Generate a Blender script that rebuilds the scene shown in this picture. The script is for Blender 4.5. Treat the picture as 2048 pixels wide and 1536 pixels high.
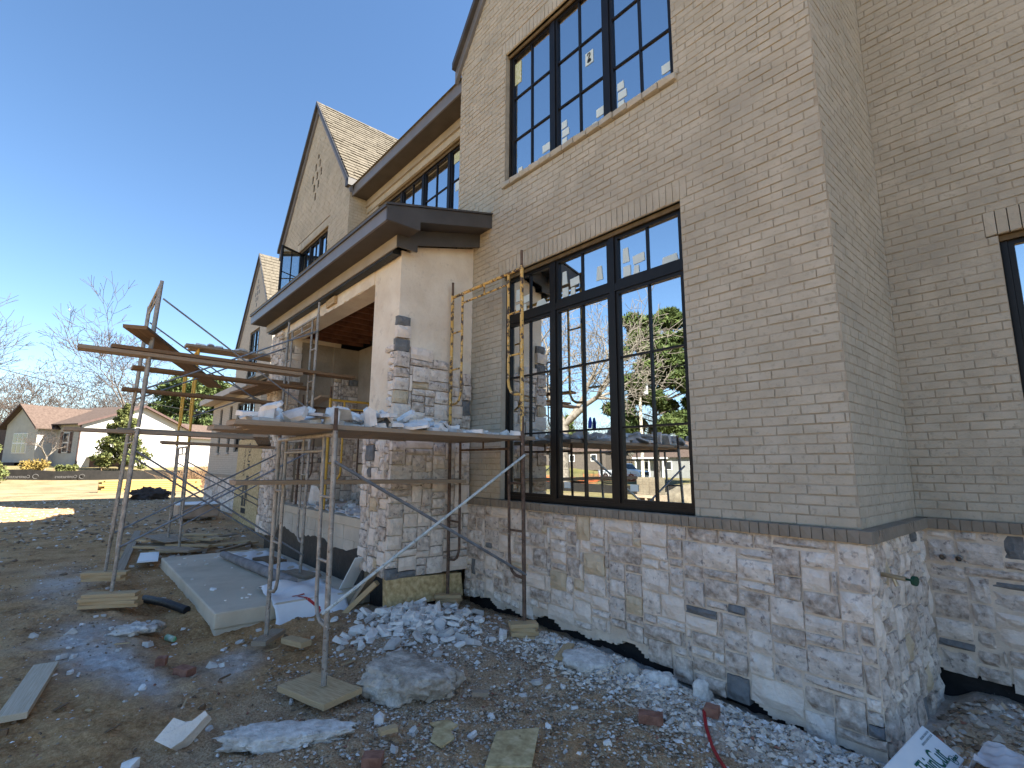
import bpy, math, random
import numpy as np
from mathutils import Vector, Matrix, noise as mnoise
R = random.Random(7)
NR = np.random.default_rng(7)
rad = math.radians
for o in list(bpy.data.objects):
    bpy.data.objects.remove(o)
sc = bpy.context.scene
C = sc.collection

# ------------------------------------------------------------------ camera
YAW, PIT, ROL, FPX = rad(49.287), rad(9.291), rad(0.423), 1010.2
fw = Vector((-math.sin(YAW)*math.cos(PIT), math.cos(YAW)*math.cos(PIT), math.sin(PIT)))
r0 = Vector((math.cos(YAW), math.sin(YAW), 0))
u0 = r0.cross(fw)
rt = math.cos(ROL)*r0 + math.sin(ROL)*u0
up = -math.sin(ROL)*r0 + math.cos(ROL)*u0
CAM = Vector((0, 0, 1.8))
cd = bpy.data.cameras.new('camera')
cam = bpy.data.objects.new('camera', cd)
C.objects.link(cam)
cd.sensor_width = 36
cd.lens = 36*FPX/2048
cd.clip_end = 3000
cd.clip_start = 0.05
m = Matrix((rt, up, -fw)).transposed().to_4x4()
m.translation = CAM
cam.matrix_world = m
sc.camera = cam

# ------------------------------------------------------------------ world, sun, exposure
SUN_AZ, SUN_EL = rad(40), rad(42)          # azimuth from +Y (into the house) towards +X
w = bpy.data.worlds.new('World')
sc.world = w
w.use_nodes = True
nt = w.node_tree
nt.nodes.clear()
sky = nt.nodes.new('ShaderNodeTexSky')
sky.sky_type = 'NISHITA'
sky.sun_disc = False
sky.sun_elevation = SUN_EL
sky.sun_rotation = SUN_AZ
sky.altitude = 200
sky.air_density = 1.0
sky.dust_density = 0.2
sky.ozone_density = 1.8
bg = nt.nodes.new('ShaderNodeBackground')
bg.inputs['Strength'].default_value = 0.05
wo = nt.nodes.new('ShaderNodeOutputWorld')
hsv = nt.nodes.new('ShaderNodeHueSaturation')
hsv.inputs['Saturation'].default_value = 1.12
nt.links.new(sky.outputs[0], hsv.inputs['Color'])
nt.links.new(hsv.outputs[0], bg.inputs[0])
nt.links.new(bg.outputs[0], wo.inputs[0])
sl = bpy.data.lights.new('sun', 'SUN')
sl.energy = 5.0
sl.angle = rad(0.5)
sl.color = (1.0, 0.93, 0.82)
sun = bpy.data.objects.new('sun', sl)
C.objects.link(sun)
SDIR = Vector((math.sin(SUN_AZ)*math.cos(SUN_EL), math.cos(SUN_AZ)*math.cos(SUN_EL), math.sin(SUN_EL)))
sun.rotation_euler = SDIR.to_track_quat('Z', 'Y').to_euler()
sun.location = (20, 30, 40)
vs = sc.view_settings
vs.view_transform = 'Standard'
vs.look = 'None'
vs.exposure = 2.45
vs.gamma = 1
vs.use_curve_mapping = False
sc.render.engine = 'CYCLES'
sc.cycles.use_denoising = True
sc.cycles.max_bounces = 8
sc.cycles.diffuse_bounces = 4
sc.cycles.glossy_bounces = 4
sc.cycles.transparent_max_bounces = 12

# ------------------------------------------------------------------ helpers
def pxsize(p):
    d = Vector(p) - CAM
    z = d.dot(fw)
    if z < 0.05:
        return 0, (0, 0)
    return FPX/z, (1024+FPX*d.dot(rt)/z, 768-FPX*d.dot(up)/z)

def link(name, data, parent=None, label=None, cat=None, group=None, kind=None, loc=None):
    o = bpy.data.objects.new(name, data)
    C.objects.link(o)
    if loc is not None:
        o.location = loc
    if parent is not None:
        setpar(o, parent)
    if label:
        o['label'] = label
    if cat:
        o['category'] = cat
    if group:
        o['group'] = group
    if kind:
        o['kind'] = kind
    return o

PINV = {}
def setpar(o, parent):
    o.parent = parent
    if parent.name not in PINV:
        PINV[parent.name] = parent.matrix_basis.inverted() if parent.parent is None else Matrix()
    o.matrix_parent_inverse = PINV[parent.name]

def thing(name, label, cat, loc=(0, 0, 0), group=None):
    return link(name, None, None, label, cat, group, None, loc)

class MB:
    def __init__(s):
        s.v = []; s.f = []; s.m = []
    def add(s, vs_, fs, mi=0):
        b = len(s.v)
        s.v += [tuple(v) for v in vs_]
        s.f += [tuple(i+b for i in f) for f in fs]
        s.m += [mi]*len(fs)
        return s
    def box(s, a, b, mi=0, M=None):
        x0, y0, z0 = a; x1, y1, z1 = b
        vs_ = [Vector(p) for p in ((x0,y0,z0),(x1,y0,z0),(x1,y1,z0),(x0,y1,z0),(x0,y0,z1),(x1,y0,z1),(x1,y1,z1),(x0,y1,z1))]
        if M is not None:
            vs_ = [M @ p for p in vs_]
        return s.add(vs_, [(0,3,2,1),(4,5,6,7),(0,1,5,4),(1,2,6,5),(2,3,7,6),(3,0,4,7)], mi)
    def quad(s, a, b, c, d, mi=0):
        return s.add([a, b, c, d], [(0,1,2,3)], mi)
    def prism(s, poly, axis, a, b, mi=0):
        # poly: 2d points in the plane normal to axis ('x': (y,z), 'y': (x,z), 'z': (x,y))
        def P(p, t):
            return {'x': (t, p[0], p[1]), 'y': (p[0], t, p[1]), 'z': (p[0], p[1], t)}[axis]
        n = len(poly)
        vs_ = [P(p, a) for p in poly] + [P(p, b) for p in poly]
        fs = [tuple(range(n))[::-1], tuple(range(n, 2*n))]
        fs += [(i, (i+1) % n, n+(i+1) % n, n+i) for i in range(n)]
        return s.add(vs_, fs, mi)
    def tube(s, pts, r, n=8, mi=0, cap=True):
        pts = [Vector(p) for p in pts]
        rs = r if isinstance(r, (list, tuple)) else [r]*len(pts)
        vs_ = []; fs = []
        prev = None
        for i, p in enumerate(pts):
            t = (pts[min(i+1, len(pts)-1)] - pts[max(i-1, 0)]).normalized()
            if prev is None:
                a = t.orthogonal().normalized()
            else:
                a = (prev - t*prev.dot(t)).normalized()
            prev = a
            b = t.cross(a)
            for k in range(n):
                an = 2*math.pi*k/n
                vs_.append(p + (a*math.cos(an)+b*math.sin(an))*rs[i])
        for i in range(len(pts)-1):
            for k in range(n):
                fs.append((i*n+k, i*n+(k+1) % n, (i+1)*n+(k+1) % n, (i+1)*n+k))
        if cap:
            fs.append(tuple(range(n))[::-1])
            fs.append(tuple((len(pts)-1)*n+k for k in range(n)))
        return s.add(vs_, fs, mi)
    def mesh(s, name, mats, smooth=False):
        me = bpy.data.meshes.new(name)
        me.from_pydata(s.v, [], s.f)
        for q in (mats if isinstance(mats, (list, tuple)) else [mats]):
            me.materials.append(q)
        if any(s.m):
            me.polygons.foreach_set('material_index', s.m)
        if smooth:
            me.polygons.foreach_set('use_smooth', [True]*len(s.f))
            try:
                me.set_sharp_from_angle(angle=rad(50))
            except Exception:
                pass
        me.update()
        return me
    def build(s, name, mats, parent=None, smooth=False, **k):
        return link(name, s.mesh(name, mats, smooth), parent, **k)

def npmesh(name, V, F, mats, mi=None, smooth=False):
    V = np.asarray(V, np.float32); F = np.asarray(F, np.int32)
    me = bpy.data.meshes.new(name)
    me.vertices.add(len(V)); me.vertices.foreach_set('co', V.ravel())
    k = F.shape[1]
    me.loops.add(F.size); me.loops.foreach_set('vertex_index', F.ravel())
    me.polygons.add(len(F))
    me.polygons.foreach_set('loop_start', np.arange(0, F.size, k, dtype=np.int32))
    try:
        me.polygons.foreach_set('loop_total', np.full(len(F), k, np.int32))
    except Exception:
        pass
    for q in (mats if isinstance(mats, (list, tuple)) else [mats]):
        me.materials.append(q)
    if mi is not None:
        me.polygons.foreach_set('material_index', np.asarray(mi, np.int32))
    me.polygons.foreach_set('use_smooth', np.full(len(F), smooth))
    me.update(calc_edges=True)
    me.validate()
    return me

# ------------------------------------------------------------------ materials
def lin(c):
    return (*c, 1.0) if len(c) == 3 else c

def pm(name, c1, c2, scale=6.0, rough=0.8, bump=0.25, bscale=45.0, bdist=0.01, spots=None, metallic=0.0,
       coord='pos', stretch=(1, 1, 1), c3=None, lo=0.35, hi=0.65, spec=0.3, detail=6.0, second=None):
    mt = bpy.data.materials.new(name)
    mt.use_nodes = True
    n = mt.node_tree.nodes; l = mt.node_tree.links
    b = n['Principled BSDF']
    b.inputs['Roughness'].default_value = rough
    b.inputs['Metallic'].default_value = metallic
    b.inputs['Specular IOR Level'].default_value = spec
    if coord == 'pos':
        src = n.new('ShaderNodeNewGeometry').outputs['Position']
    else:
        tc = n.new('ShaderNodeTexCoord').outputs['Object']
        oi = n.new('ShaderNodeObjectInfo').outputs['Random']
        ml = n.new('ShaderNodeMath'); ml.operation = 'MULTIPLY'; ml.inputs[1].default_value = 37.0
        l.new(oi, ml.inputs[0])
        ad = n.new('ShaderNodeVectorMath'); ad.operation = 'ADD'
        l.new(tc, ad.inputs[0]); l.new(ml.outputs[0], ad.inputs[1])
        src = ad.outputs[0]
    mp = n.new('ShaderNodeMapping')
    mp.inputs['Scale'].default_value = stretch
    l.new(src, mp.inputs['Vector'])
    def nz(sc_, dt=detail, ro=0.6):
        t = n.new('ShaderNodeTexNoise')
        t.inputs['Scale'].default_value = sc_
        t.inputs['Detail'].default_value = dt
        t.inputs['Roughness'].default_value = ro
        l.new(mp.outputs[0], t.inputs['Vector'])
        return t
    t1 = nz(scale)
    cr = n.new('ShaderNodeValToRGB')
    cr.color_ramp.elements[0].position = lo; cr.color_ramp.elements[0].color = lin(c1)
    cr.color_ramp.elements[1].position = hi; cr.color_ramp.elements[1].color = lin(c2)
    if c3:
        e = cr.color_ramp.elements.new((lo+hi)/2); e.color = lin(c3)
    l.new(t1.outputs['Fac'], cr.inputs['Fac'])
    col = cr.outputs['Color']
    for sp in ([spots] if spots and not isinstance(spots, list) else (spots or [])):
        sc2, lo2, hi2, c = sp
        t2 = nz(sc2, 4.0)
        mr = n.new('ShaderNodeMapRange')
        mr.inputs['From Min'].default_value = lo2; mr.inputs['From Max'].default_value = hi2
        l.new(t2.outputs['Fac'], mr.inputs['Value'])
        mx = n.new('ShaderNodeMix'); mx.data_type = 'RGBA'
        l.new(mr.outputs[0], mx.inputs[0]); l.new(col, mx.inputs[6]); mx.inputs[7].default_value = lin(c)
        col = mx.outputs[2]
    l.new(col, b.inputs['Base Color'])
    if bump:
        t3 = nz(bscale, 5.0, 0.65)
        bp = n.new('ShaderNodeBump')
        bp.inputs['Strength'].default_value = bump
        bp.inputs['Distance'].default_value = bdist
        l.new(t3.outputs['Fac'], bp.inputs['Height'])
        l.new(bp.outputs[0], b.inputs['Normal'])
    return mt

M = {}
M['brick'] = pm('painted_brick', (0.415, 0.374, 0.30), (0.50, 0.456, 0.375), 3.5, 0.75, 0.75, 48, 0.008, spots=[(22, 0.56, 0.72, (0.355, 0.325, 0.268)), (1.1, 0.5, 0.75, (0.35, 0.325, 0.272))], spec=0.25)
M['mortar'] = pm('painted_mortar', (0.325, 0.288, 0.228), (0.41, 0.368, 0.298), 9, 0.9, 0.6, 70, 0.006)
M['ledge'] = pm('painted_ledge_brick', (0.215, 0.182, 0.145), (0.275, 0.237, 0.19), 5, 0.6, 0.3, 60, 0.005)
M['stucco'] = pm('cream_scratch_coat', (0.70, 0.60, 0.48), (0.82, 0.74, 0.62), 2.2, 0.95, 0.7, 14, 0.02, spots=(5, 0.6, 0.75, (0.55, 0.48, 0.40)))
M['stone_mortar'] = pm('stone_joint_mortar', (0.60, 0.505, 0.41), (0.74, 0.64, 0.53), 7, 0.95, 0.8, 35, 0.012)
st = dict(lo=0.3, hi=0.7, rough=0.9, bump=0.9, bscale=26, bdist=0.02, detail=9)
M['stone_white'] = pm('limestone_white', (0.61, 0.53, 0.46), (0.87, 0.79, 0.71), 11, **st, spots=(17, 0.56, 0.68, (0.36, 0.31, 0.28)))
M['stone_grey'] = pm('limestone_grey', (0.45, 0.39, 0.34), (0.77, 0.69, 0.62), 13, **st, spots=(20, 0.55, 0.66, (0.27, 0.23, 0.21)))
M['stone_pale'] = pm('limestone_pale', (0.70, 0.605, 0.52), (0.85, 0.76, 0.67), 6, **st)
M['stone_mottled'] = pm('limestone_mottled', (0.24, 0.185, 0.145), (0.80, 0.71, 0.63), 15, **st)
M['stone_dark'] = pm('slate_dark', (0.13, 0.135, 0.14), (0.24, 0.245, 0.25), 9, **st)
M['stone_tan'] = pm('limestone_tan', (0.50, 0.40, 0.27), (0.70, 0.58, 0.42), 8, **st)
STONES = ['stone_white', 'stone_grey', 'stone_pale', 'stone_mottled', 'stone_dark', 'stone_tan']
M['chip'] = pm('fresh_stone_chip', (0.66, 0.625, 0.585), (0.84, 0.81, 0.775), 8, 0.85, 0.5, 30, 0.01)
M['chip_grey'] = pm('grey_stone_chip', (0.44, 0.41, 0.38), (0.64, 0.605, 0.57), 8, 0.85, 0.6, 30, 0.01)
M['trim'] = pm('dark_bronze_trim', (0.062, 0.057, 0.055), (0.08, 0.075, 0.072), 3, 0.45, 0.05, 40)
M['trim_light'] = pm('taupe_trim_board', (0.36, 0.34, 0.32), (0.42, 0.40, 0.375), 3, 0.6, 0.08, 40)
M['fascia'] = pm('grey_fascia', (0.155, 0.152, 0.158), (0.18, 0.177, 0.183), 3, 0.4, 0.05, 40)
M['soffit'] = pm('brown_soffit', (0.07, 0.06, 0.052), (0.09, 0.078, 0.068), 3, 0.7, 0.05, 40)
M['frieze'] = pm('beige_frieze', (0.34, 0.30, 0.25), (0.40, 0.355, 0.30), 3, 0.7, 0.1, 40)
M['frame'] = pm('black_window_frame', (0.008, 0.0075, 0.008), (0.013, 0.012, 0.012), 4, 0.4, 0.03, 60, spec=0.25)
M['head'] = pm('brown_window_head', (0.10, 0.07, 0.035), (0.17, 0.12, 0.065), 8, 0.7, 0.2, 40)
M['shingle'] = pm('tan_shingle', (0.085, 0.072, 0.053), (0.135, 0.118, 0.09), 9, 0.95, 0.6, 60, 0.01)
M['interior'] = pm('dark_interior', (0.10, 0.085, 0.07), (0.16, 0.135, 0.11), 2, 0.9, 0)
M['black'] = pm('black_damp_proofing', (0.010, 0.011, 0.013), (0.022, 0.023, 0.026), 7, 0.5, 0.4, 18, 0.02, spots=(30, 0.70, 0.76, (0.5, 0.5, 0.5)))  # damp-proofing coat; the same black also stands for shade in gaps and holes
M['cmu'] = pm('concrete_block', (0.46, 0.405, 0.33), (0.58, 0.52, 0.435), 3, 0.95, 0.5, 60, 0.008)
M['concrete'] = pm('poured_concrete', (0.50, 0.425, 0.325), (0.64, 0.555, 0.44), 1.8, 0.85, 0.25, 40, 0.008, spots=[(0.9, 0.55, 0.75, (0.47, 0.42, 0.33)), (26, 0.68, 0.74, (0.62, 0.62, 0.6))])
M['lump'] = pm('broken_concrete', (0.28, 0.235, 0.19), (0.64, 0.575, 0.50), 9, 0.95, 1.0, 18, 0.03, spots=(3, 0.58, 0.7, (0.46, 0.38, 0.30)))
M['lump_white'] = pm('white_mortar_lump', (0.46, 0.42, 0.38), (0.80, 0.765, 0.72), 11, 0.95, 1.0, 16, 0.03, spots=(22, 0.66, 0.72, (0.2, 0.19, 0.18)))
M['stucco_dark'] = pm('brown_scratch_coat', (0.26, 0.215, 0.165), (0.36, 0.305, 0.24), 2.2, 0.95, 0.7, 14, 0.02)  # scratch coat again, with the porch's deep shade put into its colour
M['gravel_warm'] = pm('warm_gravel', (0.30, 0.21, 0.135), (0.47, 0.36, 0.25), 14, 0.95, 0.4)
M['gravel_grey'] = pm('grey_gravel', (0.40, 0.33, 0.265), (0.60, 0.525, 0.44), 14, 0.95, 0.4)
M['gravel_dark'] = pm('dark_gravel', (0.15, 0.10, 0.065), (0.25, 0.185, 0.13), 14, 0.95, 0.4)
M['sand'] = pm('pale_sand', (0.15, 0.125, 0.09), (0.21, 0.18, 0.13), 3, 0.95, 0.5, 12, 0.03)
M['thicket'] = pm('grey_brown_twigs', (0.055, 0.042, 0.033), (0.10, 0.08, 0.06), 0.25, 0.95, 0)
wd = dict(coord='obj', bump=0.35, bscale=6, bdist=0.004, rough=0.85, detail=7)
M['wood_old'] = pm('weathered_plank', (0.20, 0.15, 0.105), (0.42, 0.335, 0.25), 3.0, stretch=(1.2, 9, 14), **wd, spots=(9, 0.62, 0.75, (0.46, 0.43, 0.39)))
M['wood_new'] = pm('sawn_lumber', (0.40, 0.27, 0.14), (0.58, 0.43, 0.26), 3.0, stretch=(1.2, 9, 14), **wd)
M['wood_pale'] = pm('pale_plank', (0.46, 0.37, 0.26), (0.62, 0.53, 0.41), 3.0, stretch=(1.2, 9, 14), **wd)
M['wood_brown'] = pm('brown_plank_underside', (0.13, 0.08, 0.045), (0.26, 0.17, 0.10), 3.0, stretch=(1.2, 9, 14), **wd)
M['wood_yellow'] = pm('yellow_lumber', (0.36, 0.24, 0.075), (0.48, 0.34, 0.13), 3.0, stretch=(1.2, 9, 14), **wd)
M['osb'] = pm('oriented_strand_board', (0.36, 0.25, 0.12), (0.66, 0.52, 0.30), 16, 0.85, 0.3, 40, 0.004, c3=(0.52, 0.39, 0.20), lo=0.3, hi=0.7, detail=2)
M['joist'] = pm('dark_red_joist', (0.11, 0.045, 0.025), (0.20, 0.09, 0.05), 6, 0.8, 0.2, 40)
M['galv'] = pm('weathered_steel_tube', (0.24, 0.225, 0.205), (0.40, 0.375, 0.34), 14, 0.55, 0.3, 90, 0.003, metallic=0.35, spots=[(35, 0.60, 0.68, (0.16, 0.10, 0.07)), (28, 0.66, 0.72, (0.62, 0.59, 0.54))])
M['steel_brace'] = pm('blue_grey_brace', (0.16, 0.175, 0.20), (0.26, 0.28, 0.31), 12, 0.5, 0.2, 90, 0.003, metallic=0.4)
M['brace_pale'] = pm('chalky_brace', (0.40, 0.44, 0.43), (0.62, 0.65, 0.63), 14, 0.7, 0.3, 90, 0.003, spots=(30, 0.6, 0.66, (0.25, 0.26, 0.25)))
M['rust'] = pm('rusty_steel_tube', (0.075, 0.05, 0.04), (0.17, 0.115, 0.085), 16, 0.7, 0.4, 90, 0.003, metallic=0.2, spots=(28, 0.67, 0.72, (0.55, 0.53, 0.5)))
M['yellow'] = pm('chipped_yellow_tube', (0.62, 0.37, 0.09), (0.70, 0.46, 0.16), 10, 0.6, 0.4, 90, 0.003, spots=[(17, 0.50, 0.56, (0.09, 0.06, 0.045)), (40, 0.60, 0.64, (0.70, 0.60, 0.42))])
M['yellow_clean'] = pm('yellow_tube', (0.60, 0.36, 0.05), (0.68, 0.43, 0.09), 10, 0.55, 0.2, 90, 0.003, spots=(25, 0.62, 0.68, (0.2, 0.12, 0.06)))
M['tarp'] = pm('white_housewrap', (0.70, 0.71, 0.73), (0.80, 0.81, 0.83), 3, 0.6, 0.25, 12, 0.01)
M['red'] = pm('red_print', (0.42, 0.03, 0.03), (0.5, 0.05, 0.05), 5, 0.6, 0)
M['green_print'] = pm('green_print', (0.01, 0.09, 0.06), (0.015, 0.11, 0.075), 5, 0.6, 0)
M['grey_print'] = pm('grey_print', (0.30, 0.34, 0.36), (0.34, 0.38, 0.40), 5, 0.6, 0)
M['black_print'] = pm('black_print', (0.012, 0.012, 0.012), (0.02, 0.02, 0.02), 5, 0.6, 0)
M['white_print'] = pm('pale_print', (0.09, 0.088, 0.085), (0.12, 0.117, 0.113), 5, 0.6, 0)
M['card'] = pm('white_cardboard', (0.74, 0.77, 0.79), (0.80, 0.83, 0.85), 4, 0.55, 0.05, 30)
M['felt'] = pm('grey_felt_roll', (0.17, 0.16, 0.165), (0.27, 0.26, 0.26), 6, 0.9, 0.3, 40)
M['redbrick'] = pm('red_brick', (0.20, 0.085, 0.055), (0.34, 0.17, 0.12), 14, 0.9, 0.6, 40, 0.008)
M['sticker'] = pm('pale_window_label', (0.62, 0.72, 0.72), (0.70, 0.79, 0.79), 4, 0.5, 0)
M['sticker_y'] = pm('yellow_window_label', (0.50, 0.52, 0.20), (0.72, 0.74, 0.60), 30, 0.5, 0)
M['blue'] = pm('blue_cloth', (0.012, 0.03, 0.25), (0.02, 0.05, 0.36), 6, 0.8, 0.2)
M['cable'] = pm('black_cable', (0.012, 0.012, 0.014), (0.02, 0.02, 0.022), 5, 0.6, 0)
M['redhose'] = pm('red_tubing', (0.30, 0.015, 0.02), (0.38, 0.03, 0.03), 5, 0.4, 0)
M['green'] = pm('green_valve_handle', (0.01, 0.05, 0.03), (0.015, 0.07, 0.04), 5, 0.4, 0)
M['brass'] = pm('valve_body', (0.42, 0.34, 0.22), (0.55, 0.46, 0.32), 9, 0.4, 0.1, metallic=0.7)
M['bark'] = pm('grey_bark', (0.07, 0.057, 0.047), (0.125, 0.105, 0.088), 6, 0.95, 0.6, 20, 0.02)
M['bark_pale'] = pm('pale_bark', (0.13, 0.112, 0.09), (0.24, 0.21, 0.175), 4, 0.95, 0.5, 20, 0.02)
M['twig'] = pm('brown_twig', (0.065, 0.048, 0.04), (0.10, 0.078, 0.064), 5, 0.95, 0)
M['pine'] = pm('pine_needles', (0.032, 0.055, 0.014), (0.105, 0.135, 0.038), 1.6, 0.8, 0)
M['cedar'] = pm('cedar_foliage', (0.05, 0.07, 0.02), (0.17, 0.175, 0.055), 2.2, 0.8, 0)
M['bush_y'] = pm('yellow_shrub', (0.17, 0.12, 0.025), (0.25, 0.175, 0.05), 3, 0.85, 0)
M['bush_b'] = pm('brown_brush', (0.16, 0.095, 0.05), (0.27, 0.175, 0.10), 3, 0.9, 0)
M['siding'] = pm('white_siding', (0.38, 0.365, 0.335), (0.43, 0.415, 0.385), 2, 0.8, 0.15, 20)
M['siding_street'] = pm('street_siding', (0.20, 0.20, 0.19), (0.24, 0.24, 0.23), 2, 0.8, 0)
M['roof_brown'] = pm('brown_shingle', (0.062, 0.042, 0.033), (0.098, 0.07, 0.056), 5, 0.95, 0.4, 30)
M['dark_trim'] = pm('dark_brown_trim', (0.06, 0.035, 0.03), (0.085, 0.05, 0.045), 4, 0.7, 0)
M['white_trim'] = pm('white_trim', (0.72, 0.71, 0.68), (0.78, 0.77, 0.74), 4, 0.6, 0)
M['car_white'] = pm('white_car_paint', (0.76, 0.77, 0.78), (0.80, 0.81, 0.82), 2, 0.25, 0, spec=0.6)
M['tyre'] = pm('tyre_rubber', (0.015, 0.015, 0.016), (0.03, 0.03, 0.03), 9, 0.85, 0.1)
M['rim'] = pm('alloy_rim', (0.45, 0.46, 0.47), (0.55, 0.56, 0.57), 5, 0.3, 0, metallic=0.8)
M['dark_glass'] = pm('dark_glass', (0.012, 0.015, 0.018), (0.02, 0.024, 0.028), 5, 0.08, 0, spec=0.8)
M['silt'] = pm('black_silt_fabric', (0.012, 0.011, 0.010), (0.02, 0.018, 0.016), 4, 0.85, 0.3, 12)
M['orange'] = pm('orange_mesh', (0.55, 0.10, 0.03), (0.65, 0.16, 0.05), 5, 0.8, 0)
M['pole'] = pm('utility_pole_wood', (0.42, 0.38, 0.30), (0.55, 0.50, 0.41), 6, 0.9, 0.2)
M['wrap'] = pm('brown_wrapped_pallet', (0.38, 0.27, 0.20), (0.48, 0.36, 0.28), 4, 0.5, 0.3, 8, 0.02)
M['asphalt'] = pm('grey_shingle_scrap', (0.045, 0.038, 0.035), (0.08, 0.065, 0.06), 8, 0.95, 0.4)

def glass_mat(name, refl, tint, rough=0.0):
    mt = bpy.data.materials.new(name); mt.use_nodes = True
    n = mt.node_tree.nodes; l = mt.node_tree.links
    n.clear()
    g = n.new('ShaderNodeBsdfGlossy'); g.inputs['Roughness'].default_value = rough
    g.inputs['Color'].default_value = (0.93, 0.97, 1.0, 1)
    t = n.new('ShaderNodeBsdfTransparent'); t.inputs['Color'].default_value = (*tint, 1)
    mx = n.new('ShaderNodeMixShader'); mx.inputs[0].default_value = refl
    o = n.new('ShaderNodeOutputMaterial')
    l.new(t.outputs[0], mx.inputs[1]); l.new(g.outputs[0], mx.inputs[2]); l.new(mx.outputs[0], o.inputs[0])
    return mt
M['glass'] = glass_mat('coated_window_glass', 0.68, (0.45, 0.5, 0.47))
M['film'] = glass_mat('clear_plastic_film', 0.12, (0.82, 0.80, 0.84), 0.25)
# ------------------------------------------------------------------ ground
def vnoise(x, y, seed=0):
    x = np.asarray(x, float); y = np.asarray(y, float)
    xi = np.floor(x).astype(np.int64); yi = np.floor(y).astype(np.int64)
    fx = x-xi; fy = y-yi
    fx = fx*fx*(3-2*fx); fy = fy*fy*(3-2*fy)
    def h(a, b):
        k = (a*374761393 + b*668265263 + seed*1442695041) & 0x7fffffff
        k = ((k ^ (k >> 13))*1274126177) & 0x7fffffff
        return ((k ^ (k >> 16)) & 0xffff)/65535.0
    return (h(xi, yi)*(1-fx)+h(xi+1, yi)*fx)*(1-fy) + (h(xi, yi+1)*(1-fx)+h(xi+1, yi+1)*fx)*fy

def fbm(x, y, f, o=4, seed=0):
    s = 0; a = 0.5
    for i in range(o):
        s = s + a*(vnoise(x*f, y*f, seed+i)-0.5)
        f *= 2.1; a *= 0.5
    return s

def sst(a, b, x):
    t = np.clip((x-a)/(b-a), 0, 1)
    return t*t*(3-2*t)

def blob(x, y, cx, cy, rx, ry=None, ang=0.0):
    ry = ry or rx
    c, s = math.cos(ang), math.sin(ang)
    dx, dy = x-cx, y-cy
    return np.exp(-(((dx*c+dy*s)/rx)**2 + ((-dx*s+dy*c)/ry)**2))

def gz(x, y):
    x = np.asarray(x, float); y = np.asarray(y, float)
    z = -0.10*sst(-4.8, -1.6, x)*sst(0.5, 3.0, y)
    z = z - 0.03
    near = np.exp(-((np.clip(np.abs(x+5)-9, 0, None)/6)**2 + (np.clip(np.abs(y-1)-5, 0, None)/4)**2))
    z = z + near*(0.10*fbm(x, y, 0.9, 4, 3) + 0.05*fbm(x, y, 5.0, 3, 9))
    z = z + 0.08*blob(x, y, -9.0, 0.6, 1.6, 0.9)                         # slight rise under the left tower
    z = z - 0.13*blob(x, y, -7.9, 1.05, 1.5, 0.22)                       # dug edge along the slab
    z = z - 0.08*blob(x, y, -6.4, 1.25, 0.5, 0.4)
    # rubble heap below the column
    z = z + 0.16*blob(x, y, -5.3, 3.35, 0.9, 0.55, 0.2) + 0.06*blob(x, y, -4.9, 2.7, 0.9, 0.5)
    # mortar droppings banked along the stone base
    bank = sst(3.55, 4.0, y)*(1-sst(4.12, 4.3, y))*sst(-4.6, -3.6, x)*(1-sst(-1.35, -1.0, x))
    z = z + bank*(0.05+0.12*(fbm(x, y, 3.0, 3, 21)+0.15))
    b2 = sst(5.2, 5.75, y)*sst(-1.15, -0.9, x)*(1-sst(2, 3, x))
    z = z + b2*(0.10+0.12*fbm(x, y, 3, 3, 5))
    z = z - 0.02*sst(4.15, 4.4, y)
    # far terrain
    z = z + 1.55*sst(-48, -68, x) + 0.5*sst(-10, -45, y) + 0.9*sst(-45, -110, y)
    z = z + np.clip((np.abs(x+5)-20)/40, 0, 1)*0.25*fbm(x, y, 0.12, 3, 14)
    return z

def axis(dense0, dense1, step, lo, hi, grow=1.12):
    a = list(np.arange(dense0, dense1+1e-6, step))
    s = step; v = dense1
    up_ = []
    while v < hi:
        s = min(s*grow, 12); v += s; up_.append(v)
    s = step; v = dense0; dn = []
    while v > lo:
        s = min(s*grow, 12); v -= s; dn.append(v)
    return np.array(dn[::-1]+a+up_)
gx = axis(-9.0, -0.2, 0.032, -420, 260)
gy = axis(-0.6, 4.6, 0.032, -420, 320)
GX, GY = np.meshgrid(gx, gy, indexing='ij')
GZ = gz(GX, GY)
fine = np.exp(-((np.clip(np.abs(GX+4.5)-4.6, 0, None)/1.5)**2 + (np.clip(np.abs(GY-2)-2.6, 0, None)/1.0)**2))
GZ = GZ + fine*(0.026*(vnoise(GX*11, GY*11, 31)-0.5) + 0.022*(vnoise(GX*23, GY*23, 37)-0.5) + 0.014*(vnoise(GX*31, GY*31, 39)-0.5))
nx, ny = GX.shape
idx = np.arange(nx*ny).reshape(nx, ny)
GF = np.stack([idx[:-1, :-1], idx[1:, :-1], idx[1:, 1:], idx[:-1, 1:]], -1).reshape(-1, 4)
gme = npmesh('ground', np.stack([GX, GY, GZ], -1).reshape(-1, 3), GF, [], smooth=True)
n1 = 1.25*fbm(GX, GY, 0.7, 4, 51); n2 = fbm(GX, GY, 2.5, 4, 61)
gravel = np.clip(sst(-5.6, -3.6, GX)*sst(-0.6, 1.6, GY) + 0.9*sst(1.9, 2.7, GY)*sst(-7, -5, GX)+0.5*sst(2.6, 3.6, GY), 0, 1)
gravel = np.clip(gravel + 1.6*n1 + 0.7*n2 - 0.08, 0, 1)
gravel = np.maximum(gravel, 0.75*sst(-12, -18, GX)*sst(0.8, 2.5, GY)*np.clip(0.7+2*n1, 0, 1))
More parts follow.
